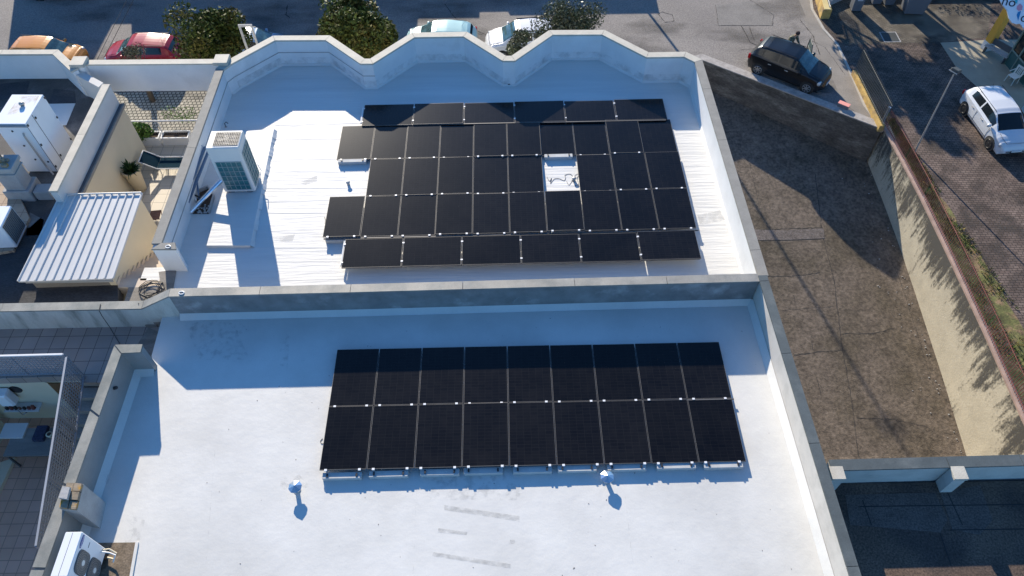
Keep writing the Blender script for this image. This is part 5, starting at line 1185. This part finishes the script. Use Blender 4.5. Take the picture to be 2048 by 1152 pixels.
E_ = [(0, 1), (1, 2), (2, 3), (3, 4), (4, 5), (2, 6), (6, 7), (7, 8), (8, 9), (2, 10), (10, 11), (11, 12), (12, 13), (0, 14), (14, 15), (15, 16), (16, 17), (0, 18), (18, 19), (19, 20), (20, 21)]
Rr = [.15, .15, .17, .07, .10, .07, .085, .06, .042, .035, .085, .06, .042, .035, .10, .07, .05, .04, .10, .07, .05, .04]
# fingers
for s in (1, -1):
    base = 9 if s > 0 else 13
    for f_, (dy, ln) in enumerate(((-.03, .065), (-.01, .075), (.01, .07), (.03, .058))):
        n0 = len(J); bx_, by_ = J[base][0], J[base][1]
        J += [(bx_ + .05, by_ + dy, 1.068), (bx_ + .05 + ln * .6, by_ + dy, 1.055), (bx_ + .05 + ln, by_ + dy, 1.035)]; E_ += [(base, n0), (n0, n0 + 1), (n0 + 1, n0 + 2)]; Rr += [.011, .009, .008]
    n0 = len(J); J += [(bx_ + .02, by_ - s * .045, 1.065), (bx_ + .055, by_ - s * .06, 1.05)]; E_ += [(base, n0), (n0, n0 + 1)]; Rr += [.012, .009]
bdy = skin_body('body', J, E_, Rr, 'skin', pe)
skin_body('jacket', [(0, 0, .90), (0, 0, 1.15), (.08, 0, 1.38), (.15, 0, 1.47), (.10, .20, 1.43), (.20, .28, 1.16), (.40, .225, 1.085), (.10, -.20, 1.43), (.20, -.28, 1.16), (.40, -.225, 1.085)], [(0, 1), (1, 2), (2, 3), (2, 4), (4, 5), (5, 6), (2, 7), (7, 8), (8, 9)], [.19, .185, .205, .10, .11, .085, .062, .11, .085, .062], 'camo', pe)
skin_body('trousers', [(0, 0, .98), (0, .10, .86), (.03, .11, .48), (-.02, .12, .10), (0, -.10, .86), (.03, -.11, .48), (-.02, -.12, .10)], [(0, 1), (1, 2), (2, 3), (0, 4), (4, 5), (5, 6)], [.165, .125, .09, .07, .125, .09, .07], 'jeans', pe)
MB().lathe([(.115, -.02), (.118, .05), (.09, .11), (.02, .135)], (.27, 0, 1.70), 18).build('cap', M['hair'], pe, True)
b = MB(); [b.lathe([(.012, 0), (.008, .012)], n=8, M=Matrix.Translation((.355, s * .035, 1.655)) @ Matrix.Rotation(PI / 2, 4, 'Y')) for s in (1, -1)]; b.build('eyes', M['hair'], bdy)
MB().tube([(.355, 0, 1.66), (.39, 0, 1.62)], [.01, .016], 8).build('nose', M['skin'], bdy); MB().box(.345, .362, -.025, .025, 1.585, 1.592).build('mouth', M['wood'], bdy)

# ================================================================ TREES
def tree(px, py, zc_, r, n, leaf, label, lmin, lmax, name='street_tree', clumps=26, seed=1, zbase=ZS, lean=0, w=.5, group=None):
    p = at(px, py, zc_); t = thing(name, label, 'tree', (p.x, p.y, zbase), 0, group); h = zc_ - zbase; rng = np.random.default_rng(seed)
    b = MB(); b.tube([(0, 0, 0), (.04, .02, h * .45), (-.03, 0, h * .85), (0, 0, h + r[2] * .4)], [.16, .13, .09, .03], 9)
    for k in range(9):
        a = k * 2.4; e_ = .5 + .25 * (k % 3); s0 = h * (.55 + .06 * (k % 4)); L_ = r[0] * .8
        b.tube([(0, 0, s0), (math.cos(a) * L_ * .5, math.sin(a) * L_ * .5, s0 + L_ * .45), (math.cos(a) * L_ * .95, math.sin(a) * L_ * .95, s0 + L_ * .6 + e_)], [.06, .035, .012], 6)
    b.build('trunk', M['trunk'], t, True)
    V = []
    per = n // clumps
    for k in range(clumps):
        d = rng.normal(size=3); d /= np.linalg.norm(d); rad = rng.uniform(.3, .80); cpos = np.array([0, 0, h]) + d * rad * np.array(r); cr_ = rng.uniform(.26, .44) * r[0]
        pts = rng.normal(size=(per, 3)); pts /= np.linalg.norm(pts, axis=1)[:, None]; pts = pts * (rng.random((per, 1)) ** .45) * cr_ + cpos
        ax = rng.normal(size=(per, 3)) + np.array([0, 0, .2]); ax /= np.linalg.norm(ax, axis=1)[:, None]; bx_ = np.cross(ax, rng.normal(size=(per, 3))); bx_ /= np.linalg.norm(bx_, axis=1)[:, None]
        L_ = rng.uniform(lmin, lmax, per)[:, None]
        V.append(np.stack([pts - ax * L_ / 2, pts + bx_ * L_ * w / 2, pts + ax * L_ / 2, pts - bx_ * L_ * w / 2], 1).reshape(-1, 3))
    V = np.concatenate(V); F = np.arange(len(V)).reshape(-1, 4)
    me = bpy.data.meshes.new('crown'); me.from_pydata(V.tolist(), [], F.tolist()); me.materials.append(M[leaf]); o = bpy.data.objects.new('crown', me); COL.objects.link(o); o.parent = t
    return t
tree(412, 82, -3.4, (1.95, 1.95, 1.85), 21000, 'leaf_dark', 'round glossy dark green tree over the red and pale blue cars', .12, .24, seed=2, clumps=34)
tree(715, 72, -2.9, (1.95, 1.95, 2.4), 21000, 'leaf_dark', 'tall glossy dark green tree rising behind the first inward fold of the parapet', .12, .24, seed=3, clumps=34)
tree(1138, 48, -4.4, (1.85, 1.4, 1.2), 9000, 'leaf_small', 'grey green small leaved tree in front of the crossover', .10, .19, seed=4, clumps=30, w=.4)
tree(1040, 88, -4.6, (.95, .8, .8), 2600, 'leaf_small', 'low grey green tree crown filling the middle fold of the parapet', .10, .18, seed=14, clumps=14, w=.4)
tree(262, 112, -5.4, (.9, .8, .9), 1500, 'leaf_dry', 'thin dry olive shrub in front of the dark red car', .06, .13, name='shrub', seed=5, clumps=12, w=.35)

# ================================================================ STREET LAMP, SIGN, KIOSK, BINS
lb = at(1829, 304, ZS); p1 = at(1907, 150, ZS + 4.35)
lp = thing('street_lamp', 'thin grey pole with one square floodlight beside the red railing', 'street lamp', (lb.x, lb.y, ZS))
hx, hy = p1.x - lb.x, p1.y - lb.y
MB().tube([(0, 0, 0), (hx, hy, 4.4)], [.045, .03], 10).build('pole', M['silver'], lp)
R = Matrix.Translation((hx + .1, hy + .15, 4.42)) @ Matrix.Rotation(R_(35), 4, 'Z') @ Matrix.Rotation(R_(20), 4, 'Y')
MB().bbox(-.24, .24, -.17, .17, 0, .14, .03, R).build('lamp_head', M['black_iron'], lp); MB().box(-.20, .20, -.14, .14, -.004, -.001, R).build('lens', M['lamp_glass'], lp)
MB().box(-.27, -.22, -.2, .2, -.02, .02, R).build('bracket', M['silver'], lp)
cs = thing('bollard_box', 'salmon pink topped box standing on the street retaining wall', 'box', at(1686, 214, -8.08), R_(-38))
MB().bbox(-.28, .28, -.13, .13, 0, .2, .01).build('box_body', M['bin_grey'], cs); MB().bbox(-.29, .29, -.14, .14, .2, .225, .006).build('lid', M['pink_cloth'], cs)
# orange column and sign
ob = at(1972, 98, ZS); pc3 = thing('orange_column', 'orange painted square column with a white foot at the kiosk corner', 'column', (ob.x, ob.y, ZS), R_(15))
MB().box(-.22, .22, -.22, .22, 0, .5).build('foot', M['wall_white'], pc3); MB().box(-.2, .2, -.2, .2, .501, 3.6).build('shaft', M['orange_post'], pc3)
zz = ZS + 3.9
sgn = thing('shop_sign', 'white cloud shaped sign board with dark lettering and an ice cream cone', 'sign', at(2048, 30, zz))
o_ = at(2048, 30, zz)
outl = [(1990, -22), (2004, 8), (2014, 20), (2018, 36), (2024, 45), (2033, 48), (2040, 47), (2052, 62), (2062, 80), (2100, 95), (2130, 60), (2120, 0), (2080, -60), (2000, -60)]
# the board leans towards the yard: plane through o_ with a fixed real tilt
nrmS = Vector((-.25, -.62, .74)).normalized()
def on_plane(px, py, o, n):
    d = FW + RT * ((px - 1024) / F_PX) + UP * ((576 - py) / F_PX); return CAM + d * ((o - CAM).dot(n) / d.dot(n))
P = [on_plane(x, y, o_, nrmS) - o_ for x, y in outl]
b = MB(); n = len(P); b.add([p for p in P] + [p - nrmS * .08 for p in P], [tuple(range(n))[::-1], tuple(range(n, 2 * n))] + [(i, (i + 1) % n, n + (i + 1) % n, n + i) for i in range(n)]); b.build('board', M['sign_white'], sgn)
def sign_basis(px, py, ang):
    c0 = on_plane(px, py, o_, nrmS) - o_ + nrmS * .01; r0 = (on_plane(px + 10, py, o_, nrmS) - on_plane(px, py, o_, nrmS)).normalized(); u0 = nrmS.cross(r0).normalized(); r0 = u0.cross(nrmS)
    Mx = Matrix(((r0.x, u0.x, nrmS.x, c0.x), (r0.y, u0.y, nrmS.y, c0.y), (r0.z, u0.z, nrmS.z, c0.z), (0, 0, 0, 1))); return Mx @ Matrix.Rotation(R_(ang), 4, 'Z')
text_mesh('no', .62, sign_basis(2018, 4, -12), M['black_pl'], sgn)
text_mesh('d', .62, sign_basis(2048, 36, -12), M['black_pl'], sgn)
def cone_part(nm, matl, pts):
    b = MB(); b.add([on_plane(x, y, o_, nrmS) - o_ + nrmS * .012 for x, y in pts], [tuple(range(len(pts)))]); b.build(nm, M[matl], sgn)
cone_part('cone', 'sign_blue', [(2036, 24), (2042, 22), (2036, 42), (2033, 30)]); cone_part('scoop', 'sign_pink', [(2034, 12), (2040, 7), (2045, 12), (2044, 20), (2037, 22), (2033, 18)]); cone_part('scoop', 'sign_teal', [(2029, -2), (2036, -4), (2034, 8), (2031, 6)])
# kiosk / low white house at the right
ko = at(2008, 175, ZS); kk = thing('kiosk', 'white walled kiosk with grey green framed glazing at the right edge', 'kiosk', (0, 0, 0))
b0 = a2(1985, 258, ZS); k0 = a2(2003, 268, ZS)
kw0 = at(2003, 225, ZS); kw1 = at(2050, 330, ZS)
ka = Vector((kw0.x + .9, kw0.y)); kb_ = Vector((kw1.x + 1.3, kw1.y)); 
MB().prism([ka, kb_, kb_ + Vector((6, 0)), ka + Vector((6, 1.5))], ZS, ZS + 2.3).build('wall', M['wall_white'], kk)
MB().prism([ka - Vector((.02, 0)), kb_ - Vector((.02, 0)), kb_ + Vector((.0, 0)), ka + Vector((0, 0))], ZS + .0, ZS + .2).build('plinth', M['wood'], kk)
mid = ka.lerp(kb_, .55); d2 = (kb_ - ka).normalized()
MB().prism([mid - Vector((.03, 0)), mid + d2 * 1.2 - Vector((.03, 0)), mid + d2 * 1.2 + Vector((.03, 0)), mid + Vector((.03, 0))], ZS + .9, ZS + 1.9).build('shutter', M['wood'], kk)
gl = thing('glazed_porch', 'grey green metal framed glass porch beside the orange column', 'porch', (0, 0, 0))
g0 = at(1990, 135, ZS); g1 = at(2020, 175, ZS); g0 = Vector((g0.x + .6, g0.y + .3, ZS)); g1 = Vector((g1.x + .7, g1.y, ZS)); dg = (g1 - g0)
b = MB()
for k in range(4):
    p = g0 + dg * (k / 3); b.box(p.x - .04, p.x + .04, p.y - .04, p.y + .04, ZS, ZS + 2.3)
for z_ in (.9, 2.3): b.tube([g0 + Vector((0, 0, z_)), g1 + Vector((0, 0, z_))], .045, 6)
b.build('frame', M['green_frame'], gl)
MB().prism([(g0.x, g0.y), (g1.x, g1.y), (g1.x + .03, g1.y), (g0.x + .03, g0.y)], ZS + .05, ZS + .85).build('lower_panel', M['green_panel'], gl)
MB().prism([(g0.x + .03, g0.y), (g1.x + .03, g1.y), (g1.x + .04, g1.y), (g0.x + .04, g0.y)], ZS + .93, ZS + 2.27).build('window_pane', M['glass'], gl)
bn = at(1987, 115, ZS); be = thing('bench', 'weathered grey bench standing against the glazed porch', 'bench', (bn.x, bn.y, ZS), R_(-58))
MB().box(-.7, .7, -.2, .2, .42, .46).build('seat', M['concrete'], be); MB().box(-.7, .7, .2, .24, .5, .85).build('backrest', M['fan_grey'], be)
for x in (-.6, .6): MB().box(x - .03, x + .03, -.18, .22, 0, .42).build('leg', M['fan_grey'], be)
cn = at(2012, 158, ZS); chh = thing('garden_chair', 'white plastic garden chair behind the white hatchback', 'chair', (cn.x + .1, cn.y - .3, ZS), R_(-65))
MB().bbox(-.23, .23, -.22, .22, .42, .45, .02).build('seat', M['plastic_white'], chh)
b = MB(); b.box(-.24, -.16, .2, .24, .45, .85); b.box(.16, .24, .2, .24, .45, .85); b.box(-.24, .24, .2, .24, .85, .93); [b.box(x - .02, x + .02, .205, .235, .45, .85) for x in (-.08, 0, .08)]; b.build('backrest', M['plastic_white'], chh)
for x, y in ((-.21, -.2), (.21, -.2), (-.21, .2), (.21, .2)): MB().tube([(x * 1.1, y * 1.1, 0), (x, y, .43)], .02, 6).build('leg', M['plastic_white'], chh)
b = MB(); [b.box(s * .26 - .02, s * .26 + .02, -.2, .24, .62, .65) for s in (1, -1)]; b.build('armrest', M['plastic_white'], chh)
# bins
def bin_(px, py, w_, d_, h_, label, matl='bin_grey', rz=0.0, wheels=True):
    p = at(px, py, ZS + .02); t = thing('waste_bin', label, 'waste bin', (p.x, p.y, ZS), rz)
    b = MB(); k = .82; b.add([(-w_ / 2 * k, 0, .08), (w_ / 2 * k, 0, .08), (w_ / 2 * k, d_ * k, .08), (-w_ / 2 * k, d_ * k, .08), (-w_ / 2, -.04, h_), (w_ / 2, -.04, h_), (w_ / 2, d_, h_), (-w_ / 2, d_, h_)], [(0, 3, 2, 1), (4, 5, 6, 7), (0, 1, 5, 4), (1, 2, 6, 5), (2, 3, 7, 6), (3, 0, 4, 7)]); b.build('tub', M[matl], t)
    MB().bbox(-w_ / 2 - .03, w_ / 2 + .03, -.07, d_ + .03, h_, h_ + .06, .02).build('lid', M[matl], t)
    if wheels: [MB().lathe([(.08, -.03), (.08, .03)], n=14, M=Matrix.Translation((x, .08, .08)) @ Matrix.Rotation(PI / 2, 4, 'Y')).build('wheel', M['rubber'], t) for x in (-w_ / 2 * .7, w_ / 2 * .7)]
    return t
b1 = bin_(1711, 24, .62, .62, 1.15, 'grey wheeled waste bin with a pale label beside the yard gate', rz=-.05)
MB().box(-.14, .16, -.045, -.0405, .75, 1.0).build('label', M['bin_white'], b1)
bin_(1826, 30, 1.3, 1.0, 1.25, 'large dark grey waste container on wheels at the back of the yard', rz=-.1)
bin_(1752, 10, .6, .5, .75, 'low grey bin with square label between the wheeled bin and the container', wheels=False)
bin_(1777, 12, .6, .5, .7, 'low grey bin next to the large container', wheels=False)
# yellow gate pier + railing at the top
gA, gB = a2(1622, -30, ZS), a2(1640, 38, ZS)
yg = thing('gate_wall', 'ochre painted low wall with pale top by the yard entrance', 'wall')
MB().prism([(gA[0], gA[1]), (gB[0], gB[1]), (gB[0] + .5, gB[1] - .05), (gA[0] + .5, gA[1])], ZS, ZS + .62).build('wall_body', M['yellow_wall'], yg)
MB().prism([(gA[0] + .05, gA[1]), (gB[0] + .05, gB[1] - .03), (gB[0] + .42, gB[1] - .06), (gA[0] + .42, gA[1])], ZS + .621, ZS + .66).build('top', mat('pale ochre top', (.60, .48, .22), .8), yg)
railing('railing', 'grey bar railing standing on the ochre gate wall', [(gA[0] + .35, gA[1]), (gB[0] + .35, gB[1])], ZS + .66, 1.1, .13, M['perf'], bar=.014)
bw = thing('back_wall', 'low concrete planter wall with weeds behind the waste bins', 'wall')
wa_, wb_ = a2(1660, 5, ZS), a2(1700, -2, ZS)
MB().prism([a2(1655, 14, ZS), a2(1695, -4, ZS), a2(2010, -8, ZS), a2(2010, -20, ZS), a2(1690, -14, ZS), a2(1648, 8, ZS)], ZS, ZS + .35).build('wall_body', M['concrete'], bw)
leaves(500, (at(1950, -2, ZS).x, at(1950, -2, ZS).y, ZS + .5), (3.2, .3, .3), .08, .18, 'leaf_dark', 'weeds', bw, seed=21)
# weeds and moss strip
ms = MB(); s1 = offset(XW, .45); rng = random.Random(9)
s0 = [p for p in s1 if p[1] < 31]; yy = [30 - k * .8 for k in range(30)]
L0 = []; 
for y_ in yy:
    f = min(1, max(0, (29 - y_) / 13)); L0.append(((19.25, y_), (19.3 + .25 + f * 1.4 + rng.uniform(-.15, .2), y_)))
for i in range(len(L0) - 1): ms.quad(*[(p[0], p[1], ZS + .03) for p in (L0[i][0], L0[i][1], L0[i + 1][1], L0[i + 1][0])])
tag(ms.build('verge', M['moss']), kind='structure')
gr = bpy.data.objects.new('weeds_root', None); 
Vv = []; Ff = []
rg2 = random.Random(12)
for k in range(5200):
    y_ = rg2.uniform(8, 29.5); f = min(1, max(0, (29 - y_) / 13)); x_ = 19.3 + rg2.random() ** .8 * (.35 + f * 1.5)
    if math.sin(y_ * 2.1) + math.sin(x_ * 3.7 + y_) + rg2.uniform(-.6, .6) < .1 and f > .3: continue
    a = rg2.uniform(0, PI * 2); h_ = rg2.uniform(.04, .20); w_ = .018; n0 = len(Vv); dx, dy = math.cos(a) * w_, math.sin(a) * w_; lx, ly = rg2.uniform(-.08, .08), rg2.uniform(-.08, .08)
    Vv += [(x_ - dx, y_ - dy, ZS + .03), (x_ + dx, y_ + dy, ZS + .03), (x_ + lx, y_ + ly, ZS + .03 + h_)]; Ff.append((n0, n0 + 1, n0 + 2))
me = bpy.data.meshes.new('weeds'); me.from_pydata(Vv, [], Ff); me.materials.append(leafmat('weed blade', (.10, .15, .03), (.20, .15, .05), .8, (.45, .55))); o = bpy.data.objects.new('weeds', me); COL.objects.link(o)
tag(o, 'green and dry weeds growing along the foot of the red railing', 'weeds', kind='stuff')
# pebbles on the driveway
Vv = MB(); rg2 = random.Random(31)
for k in range(70):
    t_ = rg2.random(); y_ = lerp(13, 28, t_); x_ = 18.85 - rg2.random() ** 3 * 1.6; s = rg2.uniform(.01, .034); z_ = zcourt(y_)
    Vv.bbox(x_ - s, x_ + s, y_ - s * .8, y_ + s * .8, z_, z_ + s, s * .4)
tag(Vv.build('pebbles', M['concrete']), 'scattered pale pebbles along the foot of the cream retaining wall', 'pebbles', kind='stuff')
# overhead wires crossing the street
for i, (a_, c_) in enumerate((((258, -10), (192, 124)), ((272, -10), (222, 88)))):
    A_ = at(*a_, -1.5); B_ = at(*c_, -3.5); b = MB(); b.tube([A_ + (A_ - B_) * .6, A_, B_, B_ + (B_ - A_) * .3], .012, 5); tag(b.build('overhead_wire', M['black_pl']), ['black overhead wire crossing above the street, left one of the pair', 'black overhead wire crossing above the street, right one of the pair'][i], 'wire', 'overhead wires above the street')
# white frame object by the pale blue car
wf = thing('metal_frame', 'pale square metal frame standing just behind the first bay of the parapet', 'frame', at(500, 80, -1.0))
b = MB(); b.box(-.28, .28, -.03, .03, .62, .72); b.box(-.28, -.2, -.03, .03, -2.0, .62); b.box(.2, .28, -.03, .03, -2.0, .62); b.build('frame', M['concrete'], wf)

# ================================================================ OPPOSITE BUILDINGS (outside the frame, they shade the street)
YB = 46.0
def shadow_block(xa_, xb_, y_edge, label, yb=YB, depth=9):
    """a street-front building whose roof shadow ends at y_edge on the street"""
    dist = (yb - y_edge) / math.cos(SUN_AZ); h_ = dist * math.tan(SUN_EL); off_ = (yb - y_edge) * math.tan(SUN_AZ)
    t = thing('town_house', label, 'house', (xa_ - off_, yb, ZS)); w_ = xb_ - xa_
    MB().box(0, w_, 0, depth, 0, h_).build('wall', M['facade'], t); MB().box(-.0, w_, -.0, depth, h_ + .001, h_ + .03).build('roof', M['tile_pink'], t)
    f = MB(); p_ = MB(); n = max(1, int(w_ / 2.6))
    for k in range(n):
        x = (k + .5) * w_ / n; f.box(x - .5, x + .5, -.04, -.001, 1.0, 2.4)
        p_.box(x - .42, x + .42, -.05, -.041, 1.08, 2.32)
    fo = f.build('window', M['wall_white'], t); p_.build('pane', M['facade_glass'], fo)
shadow_block(-27.3, -23.2, 33.0, 'plain town house across the street shading the orange car', depth=12)
shadow_block(-25.0, -22.0, 38.9, 'low annex between the two left town houses across the street', depth=4, yb=46.2)
shadow_block(-20.3, -5.3, 33.2, 'long plain town house across the street behind the dark trees', depth=12)
shadow_block(-7.2, -1.7, 39.0, 'low annex across the street facing the middle bay', depth=12)
shadow_block(.1, 8.9, 39.2, 'low plain house across the street left of the street lamp', depth=12)
shadow_block(-1.7, .1, 39.6, 'narrow garage across the street behind the scalloped parapet', depth=12)
pk = at(1285, -40, ZS); pk = thing('utility_pole', 'tall grey utility pole standing across the street', 'pole', (6.6, 44.5, ZS)); MB().tube([(0, 0, 0), (0, 0, 9.2)], [.09, .06], 12).build('pole', M['concrete'], pk)
MB().box(-.6, .6, -.05, .05, 8.6, 8.7).build('cross_arm', M['fan_grey'], pk)
# shade trees behind the yard
def shade_tree(x, y, h, r, seed, label):
    t = tree(1024, 576, 0, r, 2600, 'leaf_dark', label, .3, .6, seed=seed, clumps=20); t.location = (x, y, ZS)
    return t
for i, (x, y, h_, r_, lab) in enumerate(((17.2, 44.5, 5.2, 2.3, 'leafy shade tree beyond the yard, nearest the street'), (21.6, 43.5, 5.4, 2.9, 'leafy shade tree beyond the yard, second from the street'), (26.6, 44.5, 5.4, 3.2, 'leafy shade tree beyond the yard, third from the street'), (22.3, 46.5, 7.2, 2.8, 'tall shade tree behind the other trees beyond the yard'), (28.5, 48.0, 7.6, 3.2, 'tall shade tree farthest right beyond the yard'))):
    t = tree(1024, 576, ZS + h_, (r_, r_, 1.9), 3600, 'leaf_dark', lab, .35, .6, name='shade_tree', seed=40 + i, clumps=26, group='shade trees beyond the yard'); t.location = (x, y, ZS)
